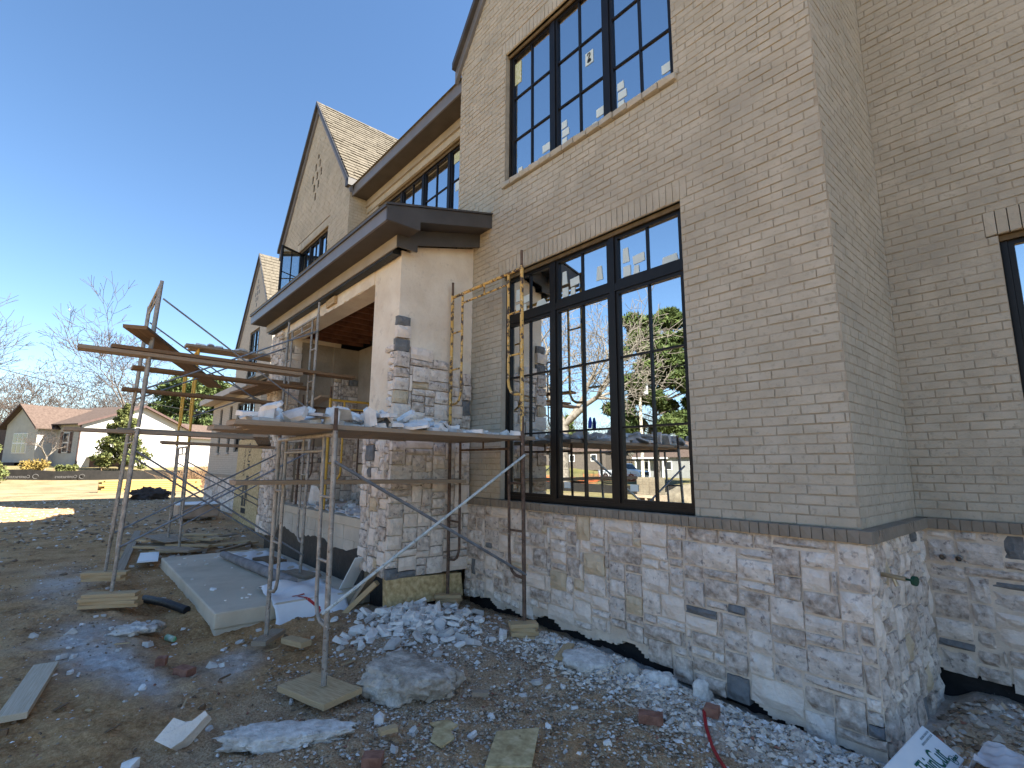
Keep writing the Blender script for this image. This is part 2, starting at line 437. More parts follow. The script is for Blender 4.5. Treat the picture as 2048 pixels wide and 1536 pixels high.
dust = 1.25*blob(GX, GY, -6.05, 0.52, 0.85, 0.17, 0.25) + 0.8*blob(GX, GY, -7.0, 0.35, 0.9, 0.35, 0.1) + 1.0*blob(GX, GY, -5.55, 1.35, 0.4, 0.22, -0.5)
dust = dust + 1.1*sst(3.5, 3.95, GY)*sst(-4.4, -3.4, GX)*(1-sst(-1.3, -0.9, GX))
dust = dust + 0.7*blob(GX, GY, -5.2, 3.3, 0.9, 0.6) + 0.6*blob(GX, GY, -10.8, 0.1, 1.5, 0.35)
dust = dust + 0.7*sst(5.1, 5.8, GY)*sst(-1.2, -0.9, GX)*(1-sst(3, 6, GX))
dust = np.clip(dust*(0.8+2.2*n2+0.8*n1), 0, 1)
straw = np.clip(sst(-30, -36, GX) + sst(-7.5, -11, GY) + sst(9, 14, GX), 0, 1)
green = np.clip(sst(-9, -14, GY)*np.clip(0.62+1.4*n1, 0, 1) + sst(-52, -58, GX)*0.45, 0, 1)
ca = gme.color_attributes.new('mask', 'FLOAT_COLOR', 'POINT')
ca.data.foreach_set('color', np.stack([gravel, dust, straw, green], -1).reshape(-1).astype(np.float32))

def ground_mat():
    mt = bpy.data.materials.new('construction_dirt'); mt.use_nodes = True
    n = mt.node_tree.nodes; l = mt.node_tree.links
    b = n['Principled BSDF']; b.inputs['Roughness'].default_value = 0.95; b.inputs['Specular IOR Level'].default_value = 0.15
    pos = n.new('ShaderNodeNewGeometry').outputs['Position']
    at = n.new('ShaderNodeAttribute'); at.attribute_name = 'mask'
    sp = n.new('ShaderNodeSeparateColor'); l.new(at.outputs['Color'], sp.inputs[0])
    def nz(s, d=6, r=0.65):
        t = n.new('ShaderNodeTexNoise'); t.inputs['Scale'].default_value = s; t.inputs['Detail'].default_value = d
        t.inputs['Roughness'].default_value = r; l.new(pos, t.inputs['Vector']); return t.outputs['Fac']
    def ramp(f, els):
        c = n.new('ShaderNodeValToRGB')
        while len(c.color_ramp.elements) < len(els): c.color_ramp.elements.new(0.5)
        for e, (p, col) in zip(c.color_ramp.elements, els): e.position = p; e.color = lin(col)
        l.new(f, c.inputs[0]); return c.outputs[0]
    def mix(f, a, b_):
        x = n.new('ShaderNodeMix'); x.data_type = 'RGBA'
        l.new(f, x.inputs[0]); l.new(a, x.inputs[6]); l.new(b_, x.inputs[7]); return x.outputs[2]
    def math_(op, a, b_):
        x = n.new('ShaderNodeMath'); x.operation = op; x.use_clamp = True
        for i, q in enumerate((a, b_)):
            if isinstance(q, (int, float)): x.inputs[i].default_value = q
            else: l.new(q, x.inputs[i])
        return x.outputs[0]
    dirt = ramp(nz(1.6, 9), [(0.34, (0.13, 0.062, 0.025)), (0.48, (0.46, 0.265, 0.12)), (0.66, (0.64, 0.42, 0.22))])
    dirt2 = ramp(nz(34, 5), [(0.36, (0.15, 0.075, 0.031)), (0.52, (0.46, 0.27, 0.122)), (0.66, (0.70, 0.49, 0.28))])
    cm = n.new('ShaderNodeMix'); cm.data_type = 'RGBA'; cm.inputs[0].default_value = 0.42
    l.new(dirt, cm.inputs[6]); l.new(dirt2, cm.inputs[7]); col = cm.outputs[2]
    grav = ramp(nz(60, 4, 0.75), [(0.34, (0.13, 0.075, 0.038)), (0.50, (0.46, 0.325, 0.205)), (0.66, (0.70, 0.56, 0.41))])
    col = mix(math_('MULTIPLY', sp.outputs[0], 0.85), col, grav)
    dst = ramp(nz(14, 6), [(0.35, (0.44, 0.42, 0.40)), (0.65, (0.72, 0.705, 0.69))])
    col = mix(sp.outputs[1], col, dst)
    stw = ramp(nz(0.5, 8), [(0.38, (0.17, 0.125, 0.07)), (0.62, (0.27, 0.21, 0.125))])
    col = mix(sp.outputs[2], col, stw)
    grn = ramp(nz(0.35, 9, 0.7), [(0.36, (0.07, 0.08, 0.022)), (0.52, (0.14, 0.13, 0.045)), (0.68, (0.22, 0.18, 0.08))])
    col = mix(at.outputs['Alpha'], col, grn)
    l.new(col, b.inputs['Base Color'])
    h = n.new('ShaderNodeMath'); h.operation = 'ADD'; l.new(nz(22, 5, 0.7), h.inputs[0]); l.new(nz(75, 4, 0.7), h.inputs[1])
    bp = n.new('ShaderNodeBump'); bp.inputs['Strength'].default_value = 0.8; bp.inputs['Distance'].default_value = 0.02
    l.new(h.outputs[0], bp.inputs['Height']); l.new(bp.outputs[0], b.inputs['Normal'])
    return mt
gme.materials.append(ground_mat())
link('ground', gme, kind='structure', label='brown construction dirt with grey gravel and white mortar dust', cat='ground')

def g1(x, y):
    return float(gz(np.array([x]), np.array([y]))[0])

# ------------------------------------------------------------------ piece templates (unit boxes with their own edges)
def template_box(name, seed, jit, cham, rough_front=0.0, nxx=1, nzz=1):
    rr = random.Random(seed)
    V = []; F = []
    nu, nv = nxx+1, nzz+1
    # outer rim, back
    rim = [(-0.5, -0.5), (0.5, -0.5), (0.5, 0.5), (-0.5, 0.5)]
    rim = [(a+rr.uniform(-jit, jit), b+rr.uniform(-jit, jit)) for a, b in rim]
    if nxx == 1:
        for y, k in ((-0.5, 1.0), (0.5-cham, 1.0)):
            for a, b in rim:
                V.append((a*k, y, b*k))
        for a, b in rim:
            V.append((a*(1-cham*0.55), 0.5+rr.uniform(-1, 1)*rough_front, b*(1-cham*1.2)))
        for i in range(4):
            j = (i+1) % 4
            F.append((i, j, 4+j, 4+i)); F.append((4+i, 4+j, 8+j, 8+i))
        F.append((8, 9, 10, 11))
    else:
        g = {}
        for i in range(nu):
            for j in range(nv):
                s, t = i/nxx, j/nzz
                a = (rim[0][0]*(1-s)+rim[1][0]*s)*(1-t) + (rim[3][0]*(1-s)+rim[2][0]*s)*t
                b = (rim[0][1]*(1-s)+rim[1][1]*s)*(1-t) + (rim[3][1]*(1-s)+rim[2][1]*s)*t
                edge = i in (0, nxx) or j in (0, nzz)
                if edge:
                    a += rr.uniform(-1, 1)*jit*0.5; b += rr.uniform(-1, 1)*jit*0.6
                y = 0.30+rr.uniform(-0.07, 0.07) if edge else 0.48+rr.uniform(-1, 1)*rough_front
                g[i, j] = len(V); V.append((a, y, b))
        for i in range(nxx):
            for j in range(nzz):
                F.append((g[i, j], g[i+1, j], g[i+1, j+1], g[i, j+1]))
        ring = [(i, 0) for i in range(nxx)]+[(nxx, j) for j in range(nzz)]+[(i, nzz) for i in range(nxx, 0, -1)]+[(0, j) for j in range(nzz, 0, -1)]
        bk = []
        for q in ring:
            bk.append(len(V)); a, y, b = V[g[q]]; V.append((a, -0.5, b))
        L = len(ring)
        for k in range(L):
            F.append((bk[k], bk[(k+1) % L], g[ring[(k+1) % L]], g[ring[k]]))
    return np.array(V), np.array([f[::-1] for f in F])
BT = [template_box('brick', 100+i, 0.012, 0.05, 0.06) for i in range(5)]
STT = [template_box('stone', 200+i, 0.03, 0.0, 0.10, 4, 3) for i in range(8)]

def wind_out(T):
    # make every face point away from the box centre
    V, F = T
    out = []
    for f in F:
        p = V[list(f)]; nrm = np.cross(p[1]-p[0], p[2]-p[0])
        out.append(f if np.dot(nrm, p.mean(0)-np.array([0, -0.2, 0])) > 0 else f[::-1])
    return V, np.array(out)
BT = [wind_out(t) for t in BT]
STT = [wind_out(t) for t in STT]
TMESH = {}
def tmesh(kind, ti, mat):
    k = (kind, ti, mat)
    if k not in TMESH:
        V, F = (BT if kind == 'brick' else STT)[ti]
        TMESH[k] = npmesh(kind, V, F, M[mat])
    return TMESH[k]

class Pieces:
    """collects bricks or stones of the whole house, keeps the 300 that show largest as single parts, joins the rest per parent"""
    def __init__(s, kind):
        s.kind = kind; s.items = []
    def put(s, parent, centre, u, n, wz, size, ti, mat):
        # size = (width along u, depth along n, height along wz)
        Mx = np.eye(4)
        Mx[:3, 0] = np.array(u)*size[0]; Mx[:3, 1] = np.array(n)*size[1]; Mx[:3, 2] = np.array(wz)*size[2]
        Mx[:3, 3] = centre
        k, (px, py) = pxsize(centre)
        nn = Vector(n).dot((CAM-Vector(centre)).normalized())
        a = size[0]*size[2]*k*k*max(nn, 0) if (-20 < px < 2068 and -20 < py < 1556) else 0
        s.items.append((a, parent, Mx, ti, mat))
    def finish(s, limit=300):
        order = sorted(range(len(s.items)), key=lambda i: -s.items[i][0])
        top = set(i for i in order[:limit] if s.items[i][0] > 0)
        rest = {}
        for i, (a, parent, Mx, ti, mat) in enumerate(s.items):
            if i in top:
                o = link(s.kind, tmesh(s.kind, ti, mat))
                o.matrix_basis = Matrix(Mx.tolist())
                setpar(o, parent)
            else:
                rest.setdefault(parent.name, (parent, []))[1].append((Mx, ti, mat))
        for parent, L in rest.values():
            mats = sorted(set(q[2] for q in L))
            Vs = []; Fs = []; Ms = []; b = 0
            T = BT if s.kind == 'brick' else STT
            for Mx, ti, mat in L:
                V, F = T[ti]
                Vs.append(V @ Mx[:3, :3].T + Mx[:3, 3]); Fs.append(F+b); Ms.append(np.full(len(F), mats.index(mat)))
                b += len(V)
            me = npmesh(s.kind, np.concatenate(Vs), np.concatenate(Fs), [M[q] for q in mats], np.concatenate(Ms))
            link(s.kind, me, parent, kind='stuff')
BR = Pieces('brick')
SN = Pieces('stone')
BL, BH = 0.203, 0.0775

def brick_wall(parent_house, name, org, u, n, z0, z1, span, holes, mortar='mortar', brick='brick', phase=0.0, proud=0.006):
    """courses of bricks on a vertical plane through org; span(z) -> (ua, ub); holes = (ua, ub, za, zb)"""
    org = np.array(org, float); u = np.array(u, float); n = np.array(n, float); zz = np.array([0, 0, 1.0])
    mb = MB()
    todo = []
    k = 0
    z = z0
    while z < z1-0.01:
        zt = min(z+BH, z1); zm = (z+zt)/2
        a, b = span(zm)
        if b > a:
            iv = [(a, b)]
            for (ha, hb, hz0, hz1) in holes:
                if hz0 < zm < hz1:
                    nv = []
                    for (p, q) in iv:
                        if hb <= p or ha >= q: nv.append((p, q)); continue
                        if ha > p: nv.append((p, ha))
                        if hb < q: nv.append((hb, q))
                    iv = nv
            off = phase + (BL/2 if k % 2 else 0) + R.uniform(-0.012, 0.012)
            for (p, q) in iv:
                P = lambda uu, h: tuple(org+u*uu+zz*(h-org[2]))
                mb.quad(P(p, z), P(q, z), P(q, zt), P(p, zt))
                i = math.floor((p-off)/BL)
                x = off+i*BL
                while x < q:
                    c0, c1 = max(x, p), min(x+BL, q)
                    if c1-c0 > 0.025:
                        todo.append((c0, c1, z, zt))
                    x += BL
        z = zt; k += 1
    wall = mb.build(name, M[mortar], parent_house)
    for (c0, c1, za, zb) in todo:
        j = R.uniform(-0.0035, 0.005)
        dep = 0.03
        cen = org+u*((c0+c1)/2)+zz*((za+zb)/2-org[2]) + n*(proud+j*min(1, proud/0.006)-dep/2)
        th = R.uniform(-0.012, 0.012)
        uu = u*math.cos(th)+zz*math.sin(th); ww = zz*math.cos(th)-u*math.sin(th)
        BR.put(wall, cen, uu, n, ww, (c1-c0-0.011+R.uniform(-0.003, 0.004), dep, zb-za-0.012+R.uniform(-0.003, 0.003)), R.randrange(5), brick)
    return wall

def bricks_row(wall, org, u, n, u0, u1, z0, z1, step, proud, dep=0.1, brick='brick', gap=0.006):
    """soldiers / rowlocks: upright bricks side by side"""
    org = np.array(org, float); u = np.array(u, float); n = np.array(n, float); zz = np.array([0, 0, 1.0])
    x = u0
    cnt = max(1, round((u1-u0)/step)); stp = (u1-u0)/cnt
    for i in range(cnt):
        c = u0+stp*(i+0.5)
        cen = org+u*c+zz*((z0+z1)/2-org[2]) + n*(proud-dep/2+R.uniform(-0.002, 0.003))
        BR.put(wall, cen, u, n, zz, (stp-gap, dep, z1-z0-0.006), R.randrange(5), brick)

def ashlar(u0, u1, z0, z1, cw=0.05, ch=0.042, rr=R, keep=None, wmin=3, wmax=8, hmin=2, hmax=5):
    nu = max(1, round((u1-u0)/cw)); nz_ = max(1, round((z1-z0)/ch))
    cw = (u1-u0)/nu; ch = (z1-z0)/nz_
    occ = np.zeros((nu, nz_), bool); out = []
    for j in range(nz_):
        for i in range(nu):
            if occ[i, j]: continue
            wv = rr.randint(wmin, wmax); hv = rr.randint(hmin, hmax)
            if hv >= 4: wv = max(wv, 4)
            w_ = 0
            while w_ < wv and i+w_ < nu and not occ[i+w_, j]: w_ += 1
            if i+w_ < nu and 0 < nu-(i+w_) < 2: w_ = nu-i if not occ[i:, j].any() else w_
            h_ = 0
            while h_ < hv and j+h_ < nz_ and not occ[i:i+w_, j+h_].any(): h_ += 1
            if nz_-(j+h_) == 1: h_ = nz_-j if not occ[i:i+w_, j:].any() else h_
            occ[i:i+w_, j:j+h_] = True
            r = (u0+i*cw, u0+(i+w_)*cw, z0+j*ch, z0+(j+h_)*ch)
            if keep is None or keep((r[0]+r[1])/2, (r[2]+r[3])/2): out.append(r)
    return out

def stone_face(wall, org, u, n, rects, gap, dep, proud, mats, wts, tilt=0.02, vary=0.012):
    org = np.array(org, float); u = np.array(u, float); n = np.array(n, float); zz = np.array([0, 0, 1.0])
    for (a, b, z0, z1) in rects:
        t = R.uniform(-tilt, tilt)
        uu = u*math.cos(t)+zz*math.sin(t); ww = zz*math.cos(t)-u*math.sin(t)
        cen = org+u*(a+b)/2+zz*((z0+z1)/2-org[2])+n*(proud-dep/2+R.uniform(-vary, vary))
        SN.put(wall, cen, uu, n, ww, (b-a-gap*R.uniform(0.7, 1.3), dep, z1-z0-gap*R.uniform(0.7, 1.3)), R.randrange(8), R.choices(mats, wts)[0])
# ------------------------------------------------------------------ the brick house under construction
HOUSE = thing('brick_house', 'tall taupe painted brick house under construction with pale stone base', 'house', (-6, 4.4, 0))
YF, YR, YW = 4.36, 4.83, 5.99             # front gable plane, recessed wall plane, right wing plane
GL, GR, GC, GE, GS = -6.45, -1.20, -3.825, 8.72, 1.375
GA = GE+(GR-GL)/2*GS
ux = (1, 0, 0); ny = (0, -1, 0); nxp = (1, 0, 0)
def gable_span(l, r, e, s):
    c = (l+r)/2
    return lambda z: (l, r) if z <= e else (c-((r-l)/2-(z-e)/s), c+((r-l)/2-(z-e)/s))

WIN = dict(x0=-5.29, x1=-2.49, z0=1.37, z1=4.47)
UPW = dict(x0=-5.26, x1=-2.49, z0=5.89, z1=8.03)
SOL = (WIN['x0']-0.08, WIN['x1']+0.08, 4.47, 4.70)
USOL = (UPW['x0']-0.08, UPW['x1']+0.08, 8.03, 8.26)
front = brick_wall(HOUSE, 'front_gable_wall', (0, YF, 0), ux, ny, 1.37, GA-0.1, gable_span(GL, GR, GE, GS),
                   [(WIN['x0'], WIN['x1'], 1.30, 4.47), SOL, (UPW['x0'], UPW['x1'], 5.81, 8.03), USOL])
bricks_row(front, (0, YF, 0), ux, ny, SOL[0], SOL[1], SOL[2], SOL[3], 0.0775, 0.007)
bricks_row(front, (0, YF, 0), ux, ny, USOL[0], USOL[1], USOL[2], USOL[3], 0.0775, 0.007)
bricks_row(front, (0, YF, 0), ux, ny, UPW['x0']-0.04, UPW['x1']+0.04, 5.805, 5.888, 0.2, 0.05, 0.2)
retw = brick_wall(HOUSE, 'return_wall', (GR, 0, 0), (0, 1, 0), nxp, 1.37, 8.9, lambda z: (YF, YW), [], proud=0.0032)
rwin = dict(x0=-0.38, x1=1.9, z0=1.38, z1=3.86)
rsol = (-0.46, 1.98, 3.86, 4.09)
rightw = brick_wall(HOUSE, 'wing_wall', (0, YW, 0), ux, ny, 1.37, 8.9, lambda z: (GR, 3.2), [(rwin['x0'], rwin['x1'], 1.3, 3.86), rsol], phase=0.07)
bricks_row(rightw, (0, YW, 0), ux, ny, rsol[0], rsol[1], rsol[2], rsol[3], 0.0775, 0.007)
MB().box((3.2, YW, -0.3), (11, YW+0.15, 8.9)).build('wing_wall', M['brick'], HOUSE)

# backing so that joints and jambs are solid masonry
bk = MB()
bk.box((GL, YF+0.004, 1.37), (WIN['x0'], YF+0.16, GE)).box((WIN['x1'], YF+0.004, 1.37), (GR-0.004, YF+0.16, GE))
bk.box((WIN['x0'], YF+0.004, 4.47), (WIN['x1'], YF+0.16, 5.80)).box((WIN['x0'], YF+0.004, 8.03), (WIN['x1'], YF+0.16, GE))
bk.prism([(GL, GE), (GR, GE), (GC, GA)], 'y', YF+0.004, YF+0.16)
bk.build('masonry_backing', M['brick'], HOUSE)

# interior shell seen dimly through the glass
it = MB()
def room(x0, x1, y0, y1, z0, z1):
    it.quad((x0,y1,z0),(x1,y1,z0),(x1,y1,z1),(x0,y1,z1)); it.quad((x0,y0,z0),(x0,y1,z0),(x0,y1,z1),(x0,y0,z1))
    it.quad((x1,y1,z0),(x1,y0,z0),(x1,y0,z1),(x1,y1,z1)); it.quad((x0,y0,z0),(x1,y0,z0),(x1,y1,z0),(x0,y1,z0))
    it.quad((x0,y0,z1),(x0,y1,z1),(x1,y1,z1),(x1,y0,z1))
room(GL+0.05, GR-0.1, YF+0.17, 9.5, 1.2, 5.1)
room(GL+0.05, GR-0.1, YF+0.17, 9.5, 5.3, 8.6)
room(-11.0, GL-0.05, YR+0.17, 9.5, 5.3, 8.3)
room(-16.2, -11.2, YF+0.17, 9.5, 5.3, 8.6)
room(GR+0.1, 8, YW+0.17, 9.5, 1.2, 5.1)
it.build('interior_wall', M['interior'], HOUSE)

# rowlock ledge on top of the stone base
lp = MB().box((-6.0, YF-0.075, 1.282), (GR+0.07, YF, 1.365)).box((GR, YF-0.05, 1.283), (GR+0.072, YW, 1.364)).box((GR, YW-0.075, 1.2815), (3.2, YW, 1.3655))
ledge = lp.build('sill_ledge', M['ledge'], HOUSE)
bricks_row(ledge, (0, YF, 0), ux, ny, -6.0, GR+0.085, 1.277, 1.373, 0.0775, 0.088, 0.09, 'ledge', 0.005)
bricks_row(ledge, (GR, 0, 0), (0, 1, 0), nxp, YF-0.085, YW-0.085, 1.277, 1.373, 0.0775, 0.088, 0.09, 'ledge', 0.005)
bricks_row(ledge, (0, YW, 0), ux, ny, GR+0.085, 3.2, 1.277, 1.373, 0.0775, 0.088, 0.09, 'ledge', 0.005)

# stone base
MIX = ['stone_white', 'stone_grey', 'stone_pale', 'stone_mottled', 'stone_dark', 'stone_tan']
def botz(x):
    return 0.06-0.17*float(sst(-3.4, -1.5, np.array(x)))+0.03*math.sin(x*5.3)+0.02*math.sin(x*11)
sb = MB().box((-6.0, YF-0.035, 0.12), (GR+0.03, YF+0.1, 1.28)).box((GR-0.02, YF-0.034, -0.02), (GR+0.031, YW, 1.279)).box((GR, YW-0.035, 0.1), (3.2, YW+0.02, 1.2805))
base = sb.build('stone_base', M['stone_mortar'], HOUSE)
cutb = MB()
NE_ = 150
for i in range(NE_):                          # ragged lower edge of the mortar bed
    xa = -6.0+i*(GR+0.03+6.0)/NE_; xb = xa+(GR+0.03+6.0)/NE_
    cutb.box((xa, YF-0.034, min(botz(xa)+0.018*math.sin(xa*17)+R.uniform(-0.012, 0.012), 0.11)), (xb, YF+0.02, 0.121))
cutb.build('mortar_edge', M['stone_mortar'], HOUSE)
rects = ashlar(-6.0, GR+0.035, -0.16, 1.276, keep=lambda x, z: z > botz(x)+0.035)
stone_face(base, (0, YF, 0), ux, ny, rects, 0.019, 0.10, 0.068, MIX, [6, 7, 3, 9, 0.9, 0.8])
rects = ashlar(YF-0.03, YW-0.03, -0.2, 1.276, cw=0.045, ch=0.05, wmin=2, wmax=5)
stone_face(base, (GR, 0, 0), (0, 1, 0), nxp, rects, 0.02, 0.10, 0.062, MIX, [7, 8, 4, 5, 0.5, 0.4])
rects = ashlar(GR+0.06, 3.1, -0.1, 1.276, keep=lambda x, z: z > 0.02)
stone_face(base, (0, YW, 0), ux, ny, rects, 0.024, 0.10, 0.062, MIX, [3, 7, 1.5, 10, 1.6, 0.4])
fd = MB().box((-6.0, YF+0.06, -0.7), (GR-0.03, YF+0.3, 0.3)).box((GR-0.1, YW+0.06, -0.7), (3.2, YW+0.3, 0.3))
fd.build('foundation', M['black'], HOUSE)
# corner prop of stacked block under the base corner
cr = MB()
for i, (dx, dz) in enumerate(((0, 0), (0.02, 0.07), (-0.015, 0.14))):
    cr.box((GR-0.30+dx, YF-0.04, -0.42+dz), (GR-0.02+dx, YF+0.05, -0.36+dz))
cr.build('brick_prop', M['redbrick'], HOUSE)

# spigot and pipe stubs
sp = MB().tube([(GR+0.05, 4.54, 1.05), (GR+0.20, 4.50, 1.045)], 0.016, 10).tube([(GR+0.12, 4.52, 1.045), (GR+0.14, 4.515, 0.985)], 0.013, 8)
spo = sp.build('hose_spigot', M['brass'], HOUSE, smooth=True)
MB().tube([(GR+0.20, 4.50, 1.045), (GR+0.245, 4.488, 1.044)], 0.008, 8).tube([(GR+0.24, 4.489, 1.044), (GR+0.262, 4.483, 1.043)], 0.033, 12).build('valve_handle', M['green'], spo, smooth=True)
for xx in (-1.03, -0.92):
    MB().tube([(xx, YW-0.02, 1.05), (xx+0.005, YW-0.14, 1.047)], 0.022, 12, cap=False).tube([(xx, YW-0.03, 1.05), (xx+0.002, YW-0.04, 1.05)], 0.021, 12).build('pipe_stub', M['galv'], HOUSE, smooth=True)

# ------------------------------------------------------------------ windows
def window(x0, x1, z0, z1, yf, units, zrows, cols=2, transom=None, jamb=True, wallY=None, dark_head=True):
    """black steel-look window facing -Y; units = x boundaries; zrows = heights of the horizontal bars per sash"""
    fr = MB()
    fw_, fd_ = 0.045, 0.085
    e = 0.0
    fr.box((x0, yf, z0), (x1, yf+fd_, z0+0.06)).box((x0, yf, z1-0.05), (x1, yf+fd_, z1))
    fr.box((x0, yf+0.001, z0+0.06), (x0+fw_, yf+fd_-0.001, z1-0.05)).box((x1-fw_, yf+0.001, z0+0.06), (x1, yf+fd_-0.001, z1-0.05))
    inn = units[1:-1]
    for x in inn:
        fr.box((x-0.038, yf-0.004, z0+0.06), (x+0.038, yf+fd_-0.002, z1-0.05))
    bands = [(z0+0.06, z1-0.05, zrows)]
    if transom:
        fr.box((x0+fw_, yf-0.002, transom-0.045), (x1-fw_, yf+fd_-0.003, transom+0.045))
        bands = [(z0+0.06, transom-0.045, zrows), (transom+0.045, z1-0.05, [])]
    W = fr.build('window', M['frame'], HOUSE)
    xs = list(units)
    for i in range(len(xs)-1):
        a = xs[i]+(fw_ if i == 0 else 0.038); b = xs[i+1]-(fw_ if i == len(xs)-2 else 0.038)
        for (za, zb, rows) in bands:
            s = 0.04
            sh = MB().box((a+.002, yf+0.012, za), (a+s, yf+0.07, zb)).box((b-s, yf+0.012, za), (b-.002, yf+0.07, zb))
            sh.box((a+s, yf+0.013, za), (b-s, yf+0.069, za+s)).box((a+s, yf+0.013, zb-s), (b-s, yf+0.069, zb))
            sh.build('sash', M['frame'], W)
            mu = MB()
            xe = [a+s] + [a+s+(b-a-2*s)*k/cols for k in range(1, cols)] + [b-s]
            ze = [za+s] + list(rows) + [zb-s]
            for x in xe[1:-1]:
                mu.box((x-0.011, yf+0.022, za+s), (x+0.011, yf+0.06, zb-s))
            for z in ze[1:-1]:
                mu.box((a+s, yf+0.024, z-0.011), (b-s, yf+0.058, z+0.011))
            mu.build('muntin', M['frame'], W)
            for p in range(len(xe)-1):
                for q in range(len(ze)-1):
                    tx, tz = R.uniform(-0.0012, 0.0012), R.uniform(-0.0012, 0.0012)
                    X0, X1, Z0, Z1 = xe[p], xe[p+1], ze[q], ze[q+1]
                    y = yf+0.042; hw = (X1-X0)/2; hh = (Z1-Z0)/2
                    pts = [(X0, y-tx*hw-tz*hh, Z0), (X1, y+tx*hw-tz*hh, Z0), (X1, y+tx*hw+tz*hh, Z1), (X0, y-tx*hw+tz*hh, Z1)]
                    bq = [(x_, y_+0.006, z_) for (x_, y_, z_) in pts]
                    MB().add(pts+bq, [(0,1,2,3),(7,6,5,4),(0,4,5,1),(1,5,6,2),(2,6,7,3),(3,7,4,0)]).build('pane', M['glass'], W)
    if dark_head and wallY is not None:
        MB().box((x0-0.02, wallY+0.02, z1), (x1+0.02, yf+0.1, z1+0.03)).box((x0, wallY+0.05, z1-0.05), (x1, yf-0.006, z1-0.002)).build('lintel', M['head'], W)
    return W
def label_on(Wd, pts, yf, mat='sticker', d=0.036):
    """flat pale label stuck on the pane; pts are (x, z) corners"""
    n = len(pts)
    MB().prism(pts, 'y', yf+d, yf+d+0.0015).build('label', M[mat], Wd)
w1 = window(WIN['x0'], WIN['x1'], WIN['z0'], WIN['z1'], 4.435, [-5.29, -4.357, -3.423, -2.49], [2.225, 3.0], 2, 3.81, wallY=YF)
w2 = window(UPW['x0'], UPW['x1'], UPW['z0'], UPW['z1'], 4.435, [-5.26, -4.337, -3.413, -2.49], [6.58, 7.27], 2, None, wallY=YF)
w3 = window(-10.5, -6.6, 6.2, 7.86, YR+0.07, [-10.5, -9.5, -8.57, -7.6, -6.6], [7.15], 2, None, wallY=YR)
w4 = window(-14.68, -12.39, 5.6, 7.93, YF+0.075, [-14.68, -13.9, -13.15, -12.39], [6.4, 7.15], 2, None, wallY=YF)
w5 = window(rwin['x0'], rwin['x1'], rwin['z0'], rwin['z1'], YW+0.075, [-0.38, 0.75, 1.9], [2.2, 3.02], 2, None, wallY=YW)
def quadp(cx, cz, w_, h_, a=0.0, k=0.0):
    c, s = math.cos(a), math.sin(a)
    return [(cx+c*x-s*z, cz+s*x+c*z) for x, z in ((-w_/2, -h_/2), (w_/2, -h_/2), (w_/2-k, h_/2), (-w_/2+k, h_/2))]
# protective labels left on the transom lights
for ox in (-5.08, -4.19, -3.25):
    for q in (quadp(ox, 4.16, 0.09, 0.17, 0.02, 0.012), quadp(ox+0.01, 3.97, 0.10, 0.12), quadp(ox+0.17, 4.07, 0.15, 0.10, 0.08), quadp(ox+0.135, 3.92, 0.09, 0.16, -0.05, 0.014)):
        label_on(w1, q, 4.435)
label_on(w1, quadp(-3.63, 4.06, 0.10, 0.17, 0, 0.018), 4.435)
label_on(w1, quadp(-4.62, 3.94, 0.22, 0.09, 0.1, 0.05), 4.435)
label_on(w1, quadp(-2.70, 3.93, 0.20, 0.10, 0.04, 0.02), 4.435)
for lx in (-4.18, -3.23):
    label_on(w1, quadp(lx, 1.59, 0.10, 0.07), 4.435)
label_on(w2, quadp(-5.12, 7.68, 0.17, 0.36), 4.435, 'sticker_y')
for i, (sx, a) in enumerate(((-5.05, 1), (-4.17, 3), (-3.25, 3))):
    for k in range(a):
        label_on(w2, quadp(sx+(0.02 if k == 1 else 0), 6.05+k*0.125, 0.10 if k != 1 else 0.13, 0.10, 0.0, 0.006), 4.435)
for sx in (-4.52, -3.56, -2.63):
    label_on(w2, quadp(sx+0.02, 6.14, 0.17, 0.11, 0.02), 4.435); label_on(w2, quadp(sx-0.10, 6.02, 0.11, 0.05, 0.02, 0.02), 4.435)
label_on(w2, quadp(-3.72, 7.00, 0.13, 0.18), 4.435)
lg = [(-3.755, 6.95), (-3.735, 7.0), (-3.70, 6.985), (-3.685, 6.95), (-3.70, 6.935), (-3.74, 6.935)]
label_on(w2, lg, 4.435, 'black_print', 0.033)
MB().tube([(-3.745, 4.466, 7.04), (-3.735, 4.466, 7.065), (-3.71, 4.466, 7.065), (-3.70, 4.466, 7.035), (-3.725, 4.466, 7.0)], 0.007, 5).build('label', M['black_print'], w2)
label_on(w3, quadp(-9.33, 7.30, 0.14, 0.3), YR+0.07, 'sticker_y'); label_on(w3, quadp(-7.4, 7.62, 0.18, 0.2), YR+0.07, 'sticker_y'); label_on(w3, quadp(-7.36, 7.02, 0.13, 0.18), YR+0.07)
# blue cloth on the sash bar
cl = MB()
cl.add([(-3.83, 4.452, 2.24), (-3.76, 4.450, 2.24), (-3.745, 4.452, 2.34), (-3.77, 4.45, 2.45), (-3.80, 4.452, 2.44), (-3.82, 4.452, 2.35),
        (-3.83, 4.43, 2.24), (-3.76, 4.425, 2.24), (-3.745, 4.43, 2.34), (-3.77, 4.435, 2.45), (-3.80, 4.435, 2.44), (-3.82, 4.43, 2.35)],
       [(0,1,2,3,4,5), (11,10,9,8,7,6)]+[(i, (i+1) % 6, 6+(i+1) % 6, 6+i) for i in range(6)])
cl.v = [(-3.79+(x+3.79)*0.55, y, 2.24+(z-2.24)*0.6) for x, y, z in cl.v]
cl.build('blue_rag', M['blue'], label='small blue rag hanging on the bar of the tall window', cat='rag')
